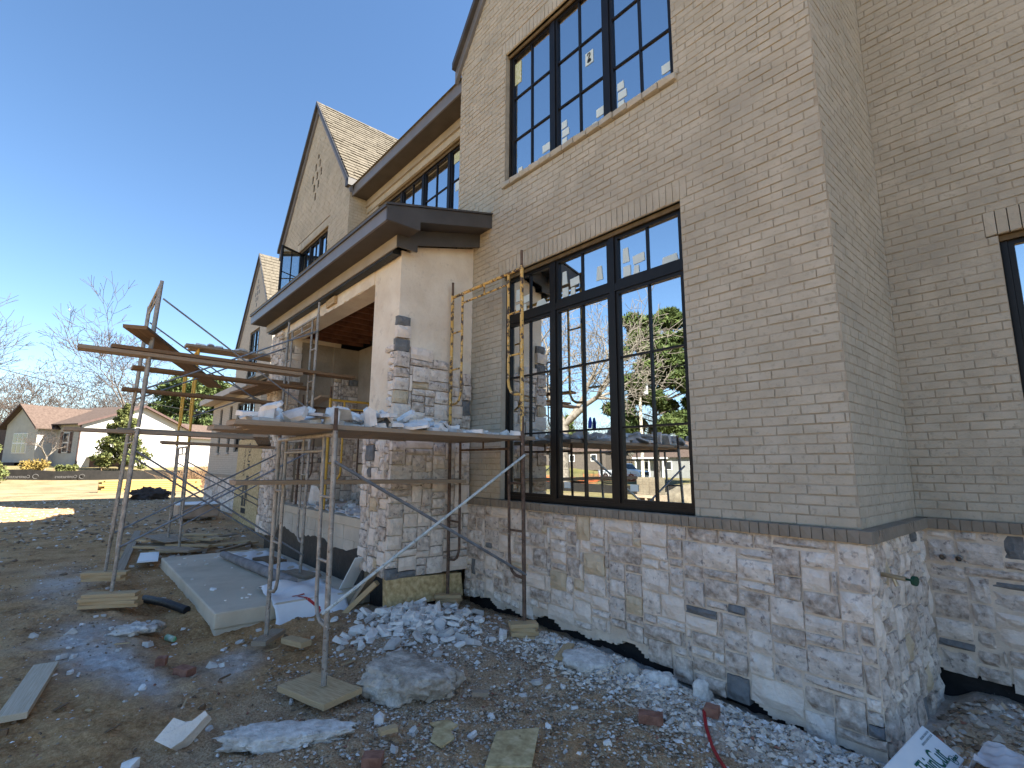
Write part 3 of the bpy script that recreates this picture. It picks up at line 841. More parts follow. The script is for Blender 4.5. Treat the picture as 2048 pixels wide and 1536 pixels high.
# jamb returns in painted masonry
for (x, sgn, z0, z1, y0, y1) in ((WIN['x0'], -1, 1.37, 4.47, YF-0.003, 4.437), (UPW['x0'], -1, 5.89, 8.03, YF-0.003, 4.437), (-14.68, -1, 5.6, 7.93, YF-0.003, YF+0.08)):
    MB().box((x-0.06, y0+0.012, z0), (x-0.001, y1, z1)).build('jamb', M['mortar'], HOUSE)

# ------------------------------------------------------------------ gable trim and roofs
def rake(l, r, e, s, y, out=0.13, mat='fascia', dep=0.22):
    c = (l+r)/2; a = e+(r-l)/2*s
    for sg in (-1, 1):
        x0 = l-0.12 if sg < 0 else r+0.12
        z0 = e-0.12*s
        pts = [(x0, z0+0.05), (c, a+0.05), (c, a-dep), (x0, z0-dep)] if sg < 0 else [(c, a+0.05), (x0, z0+0.05), (x0, z0-dep), (c, a-dep)]
        MB().prism(pts, 'y', y-out*0.45, y+0.01).build('rake_board', M['fascia'], HOUSE)
        pts = [(x0-0.03*0, z0+0.13), (c, a+0.13), (c, a+0.05-0.045), (x0, z0+0.005)] if sg < 0 else [(c, a+0.13), (x0, z0+0.13), (x0, z0+0.005), (c, a+0.005)]
        MB().prism(pts, 'y', y-out, y+0.012).build('rake_cap', M['trim'], HOUSE)
rake(GL, GR, GE, GS, YF)
def shingle_slope(x_eave, z_eave, x_ridge, z_ridge, y0, y1, rows=26, name='roof'):
    mb = MB()
    for i in range(rows):
        t0, t1 = i/rows, (i+1)/rows
        xa, za = x_eave+(x_ridge-x_eave)*t0, z_eave+(z_ridge-z_eave)*t0
        xb, zb = x_eave+(x_ridge-x_eave)*t1, z_eave+(z_ridge-z_eave)*t1
        nx_, nz_ = (z_ridge-z_eave), -(x_ridge-x_eave)
        q = math.hypot(nx_, nz_); sg = 1 if nz_/q > 0 else -1
        ox, oz = sg*nx_/q*0.02, sg*nz_/q*0.02
        y = y0 - R.uniform(0, 0.3)
        while y < y1:
            ye = min(y+R.uniform(0.25, 0.42), y1); ys = max(y, y0)
            k = R.uniform(0.6, 1.4)
            mb.add([(xa+ox*k, ys, za+oz*k), (xa+ox*k, ye-0.01, za+oz*k), (xb, ye-0.01, zb), (xb, ys, zb), (xa, ys, za), (xa, ye-0.01, za)], [(0,1,2,3), (4,5,1,0)])
            y = ye
    mb.quad((x_eave, y0, z_eave-0.004), (x_eave, y1, z_eave-0.004), (x_ridge, y1, z_ridge-0.004), (x_ridge, y0, z_ridge-0.004))
    return mb.build(name, M['shingle'], HOUSE)
ML, MR, ME, MS = -16.33, -11.08, 8.60, 1.335
MC = (ML+MR)/2; MA = ME+(MR-ML)/2*MS
rake(ML, MR, ME, MS, YF)
shingle_slope(MR+0.14, ME-0.02, MC, MA+0.12, YF-0.1, 10.5)
shingle_slope(ML-0.14, ME-0.02, MC, MA+0.12, YF-0.1, 10.5)
shingle_slope(GR+0.14, GE-0.05, GC, GA+0.12, YF-0.1, 10.5, 8)
shingle_slope(GL-0.14, GE-0.05, GC, GA+0.12, YF-0.1, 10.5, 8)
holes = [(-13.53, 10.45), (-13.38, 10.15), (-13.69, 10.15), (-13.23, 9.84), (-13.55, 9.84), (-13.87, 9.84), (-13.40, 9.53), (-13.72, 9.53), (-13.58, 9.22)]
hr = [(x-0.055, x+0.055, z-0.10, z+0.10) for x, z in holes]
midw = brick_wall(HOUSE, 'centre_gable_wall', (0, YF, 0), ux, ny, 1.37, MA-0.1, gable_span(ML, MR, ME, MS),
                  hr+[(-14.68, -12.39, 5.5, 7.93), (-14.76, -12.31, 7.93, 8.16)])
bricks_row(midw, (0, YF, 0), ux, ny, -14.76, -12.31, 7.93, 8.16, 0.0775, 0.007)
MB().prism([(ML, 5.2), (MR, 5.2), (MR, ME), (MC, MA-0.05), (ML, ME)], 'y', YF+0.12, YF+0.125).build('vent_backing', M['black'], HOUSE) if False else None
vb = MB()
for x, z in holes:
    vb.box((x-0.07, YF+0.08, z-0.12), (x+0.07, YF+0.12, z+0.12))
vb.build('vent_backing', M['black'], HOUSE)  # black boxes stand for the shade inside the missing-brick holes
mret = brick_wall(HOUSE, 'centre_gable_return', (MR, 0, 0), (0, 1, 0), nxp, 5.0, ME-0.1, lambda z: (YF, YR), [])
# small cornice return on the centre gable
cn = MB().box((MR-0.02, YF-0.13, ME-0.22), (MR+0.16, YR-0.12, ME-0.04))
cn.build('cornice_return', M['trim'], HOUSE)
# open casement of the centre gable window
S0 = Vector((-14.60, YF+0.06, 0)); S1 = Vector((-14.32, YF-0.56, 0))
dv = (S1-S0).normalized(); pv = Vector((dv.y, -dv.x, 0)); L = (S1-S0).length
os_ = MB()
def sb_(a, b, z0, z1, t=0.025, mi=0):
    P = [S0+dv*a-pv*t, S0+dv*b-pv*t, S0+dv*b+pv*t, S0+dv*a+pv*t]
    os_.add([(p.x, p.y, z0) for p in P]+[(p.x, p.y, z1) for p in P], [(0,3,2,1),(4,5,6,7),(0,1,5,4),(1,2,6,5),(2,3,7,6),(3,0,4,7)], mi)
sb_(0, 0.05, 5.65, 7.88); sb_(L-0.05, L, 5.65, 7.88); sb_(0.05, L-0.05, 5.65, 5.71); sb_(0.05, L-0.05, 7.82, 7.88)
sb_(L/2-0.012, L/2+0.012, 5.71, 7.82, 0.012)
for z in (6.4, 7.12): sb_(0.05, L-0.05, z-0.012, z+0.012, 0.013)
oso = os_.build('open_casement', M['frame'], HOUSE)
os_ = MB()
sb_(0.05, L-0.05, 5.71, 7.82, 0.004)
os_.build('pane', M['glass'], oso)

# recessed wall between the gables
recw = brick_wall(HOUSE, 'recessed_wall', (0, YR, 0), ux, ny, 5.0, 7.9, lambda z: (MR, GL), [(-10.5, -6.6, 6.1, 7.9)])
MB().box((MR, YR-0.03, 7.875), (GL, YR+0.05, 8.02)).build('head_board', M['brick'], HOUSE)
fb = MB().box((MR, YR-0.06, 8.035), (GL, YR+0.05, 8.32)).box((MR, YR-0.075, 8.02), (GL, YR+0.05, 8.033))
fb.build('frieze_board', M['frieze'], HOUSE)
ev = MB().box((MR+0.02, 4.43, 8.20), (GL, YR-0.055, 8.235)).build('soffit', M['soffit'], HOUSE)
MB().box((MR+0.0, 4.40, 8.19), (GL, 4.43, 8.42)).build('fascia', M['fascia'], HOUSE)
MB().prism([(4.36, 8.42), (4.42, 8.46), (10.2, 12.25), (10.2, 12.15), (4.42, 8.41)], 'x', MR, GL).build('roof', M['shingle'], HOUSE)
# main body behind, roof of the right wing (cast the house's long shadow)
mbod = MB()
mbod.prism([(YW-0.4, 8.75), (10.3, 12.3), (16, 8.6), (16, -0.3), (YW+0.2, -0.3), (YW+0.2, 8.6)], 'x', GR+0.3, 11)
mbod.prism([(6.2, 8.2), (10.3, 12.2), (16, 8.2), (16, -0.3), (9.6, -0.3), (9.6, 8.2)], 'x', -16.2, GR+0.3)
mbod.build('main_roof', M['shingle'], HOUSE)
# side walls so that the boxes are closed
MB().box((GL, YF+0.16, 1.0), (GL+0.12, 9.6, GE)).box((ML, YF+0.02, 0), (ML+0.12, 9.6, ME)).build('side_wall', M['brick'], HOUSE)

# ------------------------------------------------------------------ far gable and low wing
bt = pm('painted_brick_far', (0.40, 0.365, 0.315), (0.50, 0.46, 0.40), 3.5, 0.75, 0.5, 60, 0.006)
def brick_pattern(mt, scale=1.0, axis_='xz'):
    n = mt.node_tree.nodes; l = mt.node_tree.links
    geo = n.new('ShaderNodeNewGeometry'); sx = n.new('ShaderNodeSeparateXYZ'); cx = n.new('ShaderNodeCombineXYZ')
    l.new(geo.outputs['Position'], sx.inputs[0])
    l.new(sx.outputs[0], cx.inputs[0]); l.new(sx.outputs[2], cx.inputs[1])
    bx = n.new('ShaderNodeTexBrick'); bx.inputs['Scale'].default_value = 1.0
    bx.inputs['Brick Width'].default_value = BL; bx.inputs['Row Height'].default_value = BH; bx.inputs['Mortar Size'].default_value = 0.009
    bx.inputs['Color1'].default_value = (0.47, 0.43, 0.365, 1); bx.inputs['Color2'].default_value = (0.41, 0.375, 0.32, 1); bx.inputs['Mortar'].default_value = (0.31, 0.28, 0.235, 1)
    l.new(cx.outputs[0], bx.inputs['Vector'])
    b = n['Principled BSDF']; l.new(bx.outputs['Color'], b.inputs['Base Color'])
brick_pattern(bt)
M['brick_far'] = bt
FL, FR, FE, FS, FY = -29.1, -22.9, 7.75, 1.36, 6.0
FC = (FL+FR)/2; FA = FE+(FR-FL)/2*FS
fh = [(-26.13, 10.7), (-26.0, 10.4), (-26.3, 10.4), (-25.85, 10.1), (-26.15, 10.1), (-26.45, 10.1), (-26.0, 9.8), (-26.3, 9.8), (-26.15, 9.5)]
fg = MB().prism([(FL, 1.3), (-26.8, 1.3), (-26.8, 8.2), (-25.1, 8.2), (-25.1, 1.3), (FR, 1.3), (FR, FE), (FC, FA), (FL, FE)], 'y', FY, FY+0.2)
fg.build('far_gable_wall', M['brick_far'], HOUSE)
for (x, z) in fh:
    MB().box((x-0.055, FY-0.004, z-0.1), (x+0.055, FY+0.05, z+0.1)).build('vent', M['black'], HOUSE)  # each hole's inner darkness drawn as a black box on the wall
rake(FL, FR, FE, FS, FY)
shingle_slope(FR+0.14, FE-0.02, FC, FA+0.12, FY-0.1, 12.5, 22)
shingle_slope(FL-0.14, FE-0.02, FC, FA+0.12, FY-0.1, 12.5, 10)
window(-26.8, -25.1, 5.9, 8.2, FY+0.05, [-26.8, -25.95, -25.1], [6.7, 7.45], 2, None, wallY=FY)
MB().box((FL, FY+0.21, 0), (FL+0.1, 12, FE)).box((FR-0.1, FY+0.21, 0), (FR, 12, FE)).build('side_wall', M['brick_far'], HOUSE)
# low one-storey wing in front of it
LY, LL, LR = 4.9, -27.6, -19.5
segs = [-27.6, -26.05, -25.55, -24.2, -23.7, -22.9, -20.2, -19.5]
lw = MB()
lw.box((LL, LY, 1.38), (segs[1], LY+0.2, 4.7)).box((segs[2], LY, 1.38), (segs[3], LY+0.2, 4.7)).box((segs[4], LY, 1.38), (segs[5], LY+0.2, 4.7)).box((segs[6], LY, 1.38), (LR, LY+0.2, 4.7))
lw.box((segs[1], LY+0.001, 1.38), (segs[2], LY+0.2, 2.3)).box((segs[3], LY+0.001, 1.38), (segs[4], LY+0.2, 2.3)).box((segs[5], LY+0.001, 1.38), (segs[6], LY+0.2, 2.3))
lw.box((segs[1], LY+0.001, 4.25), (segs[2], LY+0.2, 4.7)).box((segs[3], LY+0.001, 4.25), (segs[4], LY+0.2, 4.7)).box((segs[5], LY+0.001, 4.25), (segs[6], LY+0.2, 4.7))
lw.build('wing_wall', M['brick_far'], HOUSE)
window(segs[1], segs[2], 2.3, 4.25, LY+0.06, [segs[1], segs[2]], [2.95, 3.6], 1, None, wallY=LY)
window(segs[3], segs[4], 2.3, 4.25, LY+0.06, [segs[3], segs[4]], [2.95, 3.6], 1, None, wallY=LY)
window(segs[5], segs[6], 2.3, 4.25, LY+0.06, [segs[5], -22.0, -21.1, segs[6]], [2.95, 3.6], 2, None, wallY=LY)
for a, b in ((segs[1], segs[2]), (segs[3], segs[4])):
    MB().box((a-0.08, LY-0.06, 2.22), (b+0.08, LY+0.02, 2.30)).build('window_sill', M['trim_light'], HOUSE)
room_i = MB().box((LL+0.3, LY+0.4, 0.2), (LR-0.3, 5.95, 4.4)).build('interior_wall', M['interior'], HOUSE)
lb = MB().box((LL-0.04, LY-0.05, -0.3), (LR, LY+0.15, 1.28)).build('stone_base', M['stone_grey'], HOUSE)
MB().box((LL-0.07, LY-0.09, 1.28), (LR, LY+0.1, 1.376)).build('sill_ledge', M['ledge'], HOUSE)
stone_face(lb, (0, LY-0.05, 0), ux, ny, ashlar(LL, LR, 0, 1.27, cw=0.09, ch=0.07), 0.03, 0.06, 0.035, MIX, [8, 7, 4, 6, 0.5, 0.5])
# shed roof of the low wing
MB().prism([(LY-0.5, 4.62), (LY-0.45, 4.78), (FY+0.05, 5.65), (FY+0.05, 5.5)], 'x', LL-0.5, LR).build('roof', M['shingle'], HOUSE)
MB().box((LL-0.5, LY-0.53, 4.55), (LR, LY-0.5, 4.78)).build('fascia', M['trim_light'], HOUSE)
MB().box((LL-0.5, LY-0.5, 4.58), (LR, LY, 4.62)).build('soffit', M['frieze'], HOUSE)
MB().box((LL, LY+0.2, -0.2), (LL+0.2, 8, 4.7)).build('side_wall', M['brick_far'], HOUSE)
# sheathed corner with printed lettering
ob = MB().box((-19.4, 4.30, -0.25), (-16.5, 4.75, 2.62)).build('sheathing_panel', M['osb'], HOUSE)
def text(s, size, Mx, mat, parent, name='lettering', shear=0.0, sx=1.0):
    cu = bpy.data.curves.new('lettering', 'FONT'); cu.body = s; cu.size = size; cu.extrude = 0.001; cu.shear = shear
    cu.materials.append(M[mat])
    t_ = bpy.data.objects.new('lettering_source', cu)
    C.objects.link(t_)
    me = bpy.data.meshes.new_from_object(t_.evaluated_get(bpy.context.evaluated_depsgraph_get()))
    bpy.data.objects.remove(t_); bpy.data.curves.remove(cu)
    me.name = 'lettering'
    me.materials.clear(); me.materials.append(M[mat])
    o = link(name, me)
    o.matrix_basis = Mx @ Matrix.Diagonal((sx, 1, 1, 1))
    setpar(o, parent)
    return o
def basis(o, x, y):
    x = Vector(x).normalized(); y = Vector(y); y = (y-x*y.dot(x)).normalized(); z = x.cross(y)
    m_ = Matrix((x, y, z)).transposed().to_4x4(); m_.translation = Vector(o); return m_
text('OUR BEST', 0.42, basis((-18.0, 4.294, 2.5), (0, 0, -1), (1, 0, 0)), 'black_print', ob)
text('FOR MORE', 0.2, basis((-18.45, 4.294, 2.4), (0, 0, -1), (1, 0, 0)), 'black_print', ob)
lgp = MB()
for i, (a, b, c, d) in enumerate(((0, 0.0, 0.55, 0.16), (0.0, 0.22, 0.22, 0.55), (0.3, 0.22, 0.5, 0.42), (0.33, 0.48, 0.6, 0.62), (0, 0.62, 0.18, 0.95), (0.24, 0.72, 0.55, 0.95))):
    lgp.box((-18.35+a, 4.294, 0.28+b), (-18.35+c, 4.299, 0.28+d))
lgp.build('printed_logo', M['black_print'], ob)

# ------------------------------------------------------------------ porch
XR0, XR1, XL0, XL1, YP = -6.78, -6.0, -11.80, -11.03, 3.14
pc = MB().prism([(YP, 0.55), (YF-0.002, 0.55), (YF-0.002, 5.12), (3.29, 4.83), (3.28, 4.74), (YP, 4.74)], 'x', XR0, XR1)
colR = pc.build('porch_column', M['stucco'], HOUSE, label='porch column half faced with pale stone beside the tall window')
colL = MB().box((XL0, YP, 0.5), (XL1, YF-0.002, 4.80)).build('porch_column', M['stucco'], HOUSE)
MB().box((XR0+0.12, YP+0.1, -0.3), (XR1-0.12, YF, 0.56)).build('column_footing', M['black'], HOUSE)
MB().box((XL0+0.12, YP+0.1, -0.3), (XL1-0.12, YF, 0.51)).build('column_footing', M['black'], HOUSE)
beam = MB().box((XL1-0.01, YP+0.002, 4.46), (XR0+0.01, YP+0.34, 4.80)).build('porch_beam', M['stucco'], HOUSE)
ragged = MB()
x = XL1
while x < XR0-0.05:                                  # torn lower edge of the scratch coat
    x2 = min(x+R.uniform(0.06, 0.2), XR0)
    ragged.box((x, YP-0.012, 4.46+R.uniform(-0.012, 0.02)), (x2, YP+0.004, 4.70+R.uniform(-0.02, 0.01)))
    x = x2
ragged.build('scratch_coat', M['stucco'], HOUSE)
MB().box((XL0, 3.0, 4.66), (XR1, 3.12, 4.74)).build('beam_gap', M['black'], HOUSE)  # black strip stands for the shade in the gap under the frieze
wk = ['stone_white', 'stone_grey', 'stone_pale', 'stone_mottled', 'stone_dark', 'stone_tan']
wtc = [10, 9, 8, 3, 0.9, 0.6]
def topside(y, z):      # outline of laid stone on the right column's flank (rises to the front corner)
    lim = 3.05
    if y < 3.35: lim = 3.75
    elif y < 3.55: lim = 3.45
    elif y < 3.95: lim = 3.28
    return z < lim
rs = ashlar(YP-0.05, YF-0.03, 0.40, 3.8, cw=0.052, ch=0.044, keep=topside)
stone_face(colR, (XR1, 0, 0), (0, 1, 0), nxp, rs, 0.014, 0.09, 0.075, wk, wtc, 0.03, 0.014)
def topfront(x, z):
    return z < 1.95 + 0.25*math.sin(x*9) if x < -6.2 else z < 3.4
rs = ashlar(XR0, XR1+0.0, 0.42, 3.4, cw=0.05, ch=0.044, keep=lambda x, z: z < 2.2 or (x > -6.16), wmin=2, wmax=5)
stone_face(colR, (0, YP, 0), ux, ny, rs, 0.014, 0.09, 0.07, wk, wtc, 0.03, 0.014)
rs = ashlar(XL0, XL1, 0.42, 4.62, cw=0.055, ch=0.05, wmin=2, wmax=6)
stone_face(colL, (0, YP, 0), ux, ny, rs, 0.016, 0.09, 0.07, wk, wtc, 0.03, 0.014)
rs = ashlar(YP-0.05, YP+0.36, 0.42, 4.3, cw=0.055, ch=0.05, wmin=2, wmax=6)
stone_face(colL, (XL1, 0, 0), (0, 1, 0), nxp, rs, 0.016, 0.09, 0.07, wk, wtc, 0.03, 0.014)
# porch inside
pf = MB().box((XL1, YP+0.04, 0.93), (XR0, YR-0.06, 1.05)).build('porch_floor', M['concrete'], HOUSE)
cm = MB()
yb = YP+0.06
nb = 11
for r_ in range(2):
    for i in range(nb):
        xa = XL1+(XR0-XL1)*i/nb; xb = XL1+(XR0-XL1)*(i+1)/nb
        cm.box((xa+0.004, yb+R.uniform(-0.003, 0.003), 0.53+r_*0.2), (xb-0.004, yb+0.15, 0.722+r_*0.2))
cm.box((XL1, yb+0.008, -0.3), (XR0, yb+0.16, 0.93))
cm.build('block_wall', M['cmu'], HOUSE)
bm = MB(); n = 40
top = [(XL1+(XR0-XL1)*i/n, 0.60+0.05*math.sin(i*0.35)+R.uniform(-0.03, 0.03)) for i in range(n+1)]
for i in range(n):
    bm.add([(top[i][0], yb-0.008, -0.3), (top[i+1][0], yb-0.008, -0.3), (top[i+1][0], yb-0.008, top[i+1][1]), (top[i][0], yb-0.008, top[i][1]), (top[i+1][0], yb+0.01, top[i+1][1]), (top[i][0], yb+0.01, top[i][1])], [(0,1,2,3), (3,2,4,5)])
bm.build('membrane', M['black'], HOUSE)
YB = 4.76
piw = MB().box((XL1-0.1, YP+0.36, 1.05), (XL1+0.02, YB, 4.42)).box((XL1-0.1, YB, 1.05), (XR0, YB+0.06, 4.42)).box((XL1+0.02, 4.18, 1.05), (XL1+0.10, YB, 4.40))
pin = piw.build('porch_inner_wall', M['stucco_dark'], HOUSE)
rs = ashlar(4.2, YB, 1.06, 3.72, cw=0.055, ch=0.05, wmin=2, wmax=5)
stone_face(pin, (XL1+0.10, 0, 0), (0, 1, 0), nxp, rs, 0.016, 0.07, 0.05, wk, [5, 9, 4, 7, 1, 1], 0.03, 0.01)
rs = ashlar(XL1+0.16, -8.2, 1.06, 3.0, cw=0.06, ch=0.055, keep=lambda x, z: z < 2.5 or x < -10.4)
stone_face(pin, (0, YB, 0), ux, ny, rs, 0.016, 0.07, 0.05, wk, [5, 9, 4, 7, 1, 1], 0.03, 0.01)
rs = ashlar(3.55, 4.2, 1.06, 2.2, cw=0.055, ch=0.05)
stone_face(pin, (XL1+0.02, 0, 0), (0, 1, 0), nxp, rs, 0.016, 0.07, 0.05, wk, [5, 9, 4, 7, 1, 1], 0.03, 0.01)
for i in range(12):
    xx = XL1+0.12+i*0.36
    MB().box((xx, YP+0.345, 4.50), (xx+0.04, YB+0.05, 4.73)).build('joist', M['joist'], HOUSE)
MB().box((XL0, YP+0.02, 4.735), (XR0-0.002, YB+0.07, 4.79)).build('porch_ceiling', M['joist'], HOUSE)
MB().box((XL1, YP+0.35, 4.52), (XL1+0.06, YB, 4.72)).box((XR0-0.05, YP+0.35, 4.52), (XR0, YB, 4.72)).build('rim_joist', M['joist'], HOUSE)
blk = MB()
for i in range(3): blk.box((-8.62+i*0.14, YP-0.055-0.006*i, 4.52), (-8.485+i*0.14, YP-0.013, 4.645))
blk.build('wood_block', M['wood_new'], HOUSE)
# porch roof: fascia, return, soffit, frieze, sloped deck
PX0, PX1 = -12.0, -5.54
MB().box((PX0, 2.67, 4.865), (PX1-0.03, 2.70, 5.05)).build('fascia', M['fascia'], HOUSE)
MB().box((PX0-0.02, 2.645, 5.035), (PX1, 2.67, 5.065)).build('drip_edge', M['trim'], HOUSE)
MB().prism([(2.67, 4.865), (3.15, 4.865), (3.15, 4.985), (YF-0.01, 5.295), (YF-0.01, 5.50), (2.67, 5.06)], 'x', PX1-0.03, PX1).build('rake_board', M['trim'], HOUSE)
MB().prism([(2.655, 5.06), (YF-0.01, 5.505), (YF-0.01, 5.53), (2.64, 5.085)], 'x', PX0, PX1+0.02).build('roof_edge', M['trim'], HOUSE)
MB().prism([(2.70, 4.868), (3.15, 4.868), (3.15, 4.99), (YF, 5.30), (YF, 5.36), (2.70, 4.93)], 'x', PX0, PX1-0.03).build('soffit', M['soffit'], HOUSE)
MB().box((-11.9, 2.98, 4.70), (-5.86, 3.0, 4.868)).build('frieze_board', M['frieze'], HOUSE)
MB().prism([(2.98, 4.70), (3.285, 4.70), (3.285, 4.80), (YF-0.01, 5.09), (YF-0.01, 5.30), (2.98, 4.93)], 'x', -5.86, -5.83).build('frieze_return', M['trim'], HOUSE)
MB().prism([(3.0, 4.72), (YF-0.01, 4.72), (YF-0.01, 5.3), (3.0, 4.9)], 'x', -11.8, -6.79).build('roof_core', M['soffit'], HOUSE)
MB().prism([(2.68, 5.05), (YR, 5.60), (YR, 5.66), (2.66, 5.10)], 'x', PX0, GL).build('roof', M['shingle'], HOUSE)
MB().prism([(2.68, 4.87), (3.1, 4.87), (YF, 5.2), (YF, 5.5), (2.68, 5.05)], 'x', PX0-0.02, PX0+0.01).build('rake_board', M['trim'], HOUSE)
# sheathing offcut closing the gap under the column, props and a white board
MB().prism([(3.12, 0.06), (4.26, 0.06), (4.22, 0.36), (3.10, 0.42)], 'x', XR1-0.05, XR1+0.055).build('osb_board', M['osb'], HOUSE)
BR.finish(); SN.finish()
# ------------------------------------------------------------------ planks and lumber
PT = template_box('plank', 5, 0.004, 0.03, 0.0)
def plank_template(seed):
    rr = random.Random(seed)
    V = []; F = []
    c = 0.04
    xs = [-0.5, -0.17, 0.17, 0.5]
    for i, x in enumerate(xs):
        jx = [rr.uniform(-0.004, 0.004) for _ in range(4)]
        bow = rr.uniform(-0.03, 0.03) if i in (1, 2) else 0
        ring = [(-0.5+c*0.3, -0.5), (0.5-c*0.3, -0.5), (0.5, -0.5+c*2), (0.5, 0.5-c*2), (0.5-c*0.3, 0.5), (-0.5+c*0.3, 0.5), (-0.5, 0.5-c*2), (-0.5, -0.5+c*2)]
        for (y, z) in ring:
            V.append((x+(rr.uniform(-0.003, 0.003) if i in (0, 3) else 0), y+bow*0.3, z+bow))
    n = 8
    for i in range(3):
        for k in range(n):
            F.append((i*n+k, i*n+(k+1) % n, (i+1)*n+(k+1) % n, (i+1)*n+k))
    return V, F+[tuple(range(n))[::-1], tuple(3*n+k for k in range(n))]
PLT = [plank_template(i) for i in range(4)]
PM_ = {}
def plank(p0, p1, width, thick, mat, name, label=None, cat=None, group=None, roll=0.0, parent=None, kind=None):
    p0, p1 = Vector(p0), Vector(p1)
    x = (p1-p0); L_ = x.length; x = x/L_
    zz = Vector((0, 0, 1)) if abs(x.z) < 0.97 else Vector((1, 0, 0))
    y = zz.cross(x).normalized(); z = x.cross(y)
    if roll:
        y, z = y*math.cos(roll)+z*math.sin(roll), z*math.cos(roll)-y*math.sin(roll)
    ti = R.randrange(4)
    if (ti, mat) not in PM_:
        q = MB(); q.add(*PLT[ti]); PM_[ti, mat] = q.mesh('plank', M[mat])
    o = link(name, PM_[ti, mat], None, label, cat, group, kind)
    Mx = Matrix(((x.x*L_, y.x*width, z.x*thick), (x.y*L_, y.y*width, z.y*thick), (x.z*L_, y.z*width, z.z*thick))).to_4x4()
    Mx.translation = (p0+p1)/2
    o.matrix_basis = Mx
    if parent: setpar(o, parent)
    return o

# ------------------------------------------------------------------ scaffolds
def frame(par, a, d, z0, mat, W_=1.52, h=2.05, pin=True, pinmat='rust', lean=(0, 0), bars=True):
    """ladder frame: two legs, inner legs that hook back into them, top bar, lower bar, rungs"""
    a = Vector((a[0], a[1], z0)); d = Vector((d[0], d[1], 0)).normalized()
    Z = Vector((lean[0], lean[1], 1)).normalized()
    P = lambda s, z: a+d*s+Z*z
    root = MB().tube([P(0, h-0.03), P(W_, h-0.03)], 0.021, 10).build('frame', M[mat], par, smooth=True)
    for s in (0, W_):
        MB().tube([P(s, 0), P(s, h)], 0.0225, 12).build('leg', M[mat], root, smooth=True)
        if pin:
            MB().tube([P(s, h-0.01), P(s, h+0.20)], 0.0175, 10).build('coupling_pin', M[pinmat], root, smooth=True)
    for s, q in ((0, 1), (W_, -1)):
        si = s+q*0.25
        pts = [P(si, h-0.035), P(si, 0.62), P(si-q*0.012, 0.55), P(si-q*0.05, 0.48), P(si-q*0.11, 0.445), P(s+q*0.02, 0.435)]
        MB().tube(pts, 0.017, 9).build('inner_leg', M[mat], root, smooth=True)
        for z in (h-0.57, h-1.10):
            MB().tube([P(s, z), P(si, z)], 0.013, 8).build('rung', M[mat], root, smooth=True)
    MB().tube([P(0.25, h-0.17), P(W_-0.25, h-0.17)], 0.014, 8).build('lower_bar', M[mat], root, smooth=True)
    MB().tube([P(W_/2, h-0.17), P(W_/2, h-0.04)], 0.012, 8).build('stub', M[mat], root, smooth=True)
    return root
def brace(par, p, q, mat='steel_brace', r=0.0125):
    return MB().tube([p, q], r, 8).build('cross_brace', M[mat], par, smooth=True)

S1 = thing('scaffold_tower', 'scaffold tower with chipped yellow top frame beside the tall window', 'scaffold', (-5.1, 2.8, 0.05))
frame(S1, (-4.27, 1.72), (-1, 0), 0.07, 'galv', 1.58, 2.03, lean=(-0.045, 0))
frame(S1, (-4.33, 3.93), (-1, 0), 0.15, 'rust', 1.50, 2.03, lean=(-0.02, 0))
frame(S1, (-4.38, 3.93), (-1, 0), 2.21, 'yellow', 1.50, 2.03, lean=(-0.01, 0))
brace(S1, (-4.28, 1.70, 1.83), (-4.33, 3.95, 0.62), 'steel_brace', 0.0145)
brace(S1, (-4.25, 1.66, 0.62), (-4.30, 3.90, 1.93), 'brace_pale', 0.0145)
S2 = thing('scaffold_tower', 'tall grey scaffold tower standing on the concrete slab before the porch opening', 'scaffold', (-8.9, 1.7, 0.15))
LA = (0, 0.028)
frame(S2, (-8.12, 0.55), (-1, 0), 0.26, 'galv', 1.53, 2.0, lean=LA, pin=False)
frame(S2, (-8.12, 0.61), (-1, 0), 2.27, 'galv', 1.53, 2.0, lean=LA, pin=False)
frame(S2, (-8.12, 2.80), (-1, 0), 0.20, 'galv', 1.53, 2.02)
frame(S2, (-8.12, 2.80), (-1, 0), 2.24, 'galv', 1.53, 2.0, pinmat='galv')
for xx in (-8.10, -9.66):
    brace(S2, (xx, 0.70, 4.02), (xx, 2.82, 2.62)); brace(S2, (xx, 0.64, 2.78), (xx, 2.80, 3.95))
    brace(S2, (xx, 0.62, 1.96), (xx, 2.82, 0.45)); brace(S2, (xx, 0.57, 0.78), (xx, 2.80, 2.0))
S3 = thing('scaffold_tower', 'scaffold tower with yellow upper frame beside the far stone porch column', 'scaffold', (-12.8, 2.8, 0.1))
frame(S3, (-12.0, 1.78), (-1, 0), 0.20, 'galv', 1.52, 1.98, lean=(0, -0.01))
frame(S3, (-12.0, 1.75), (-1, 0), 2.20, 'yellow_clean', 1.52, 1.96, pin=False)
frame(S3, (-12.0, 3.92), (-1, 0), 0.15, 'galv', 1.52, 2.0)
frame(S3, (-12.0, 3.92), (-1, 0), 2.17, 'galv', 1.52, 2.0)
for xx in (-11.98, -13.53):
    brace(S3, (xx, 1.76, 1.85), (xx, 3.92, 0.6)); brace(S3, (xx, 1.76, 0.6), (xx, 3.92, 1.85))
brace(S3, (-11.98, 1.76, 2.75), (-11.98, 3.92, 3.8)); brace(S3, (-11.98, 1.76, 3.8), (-11.98, 3.92, 2.75))
S4 = thing('scaffold_tower', 'short yellow scaffold frame standing on the raised porch floor', 'scaffold', (-8.5, 3.9, 1.06))
frame(S4, (-8.52, 3.24), (0, 1), 1.085, 'yellow_clean', 1.40, 1.85)
frame(S4, (-9.9, 3.24), (0, 1), 1.085, 'rust', 1.40, 1.85)
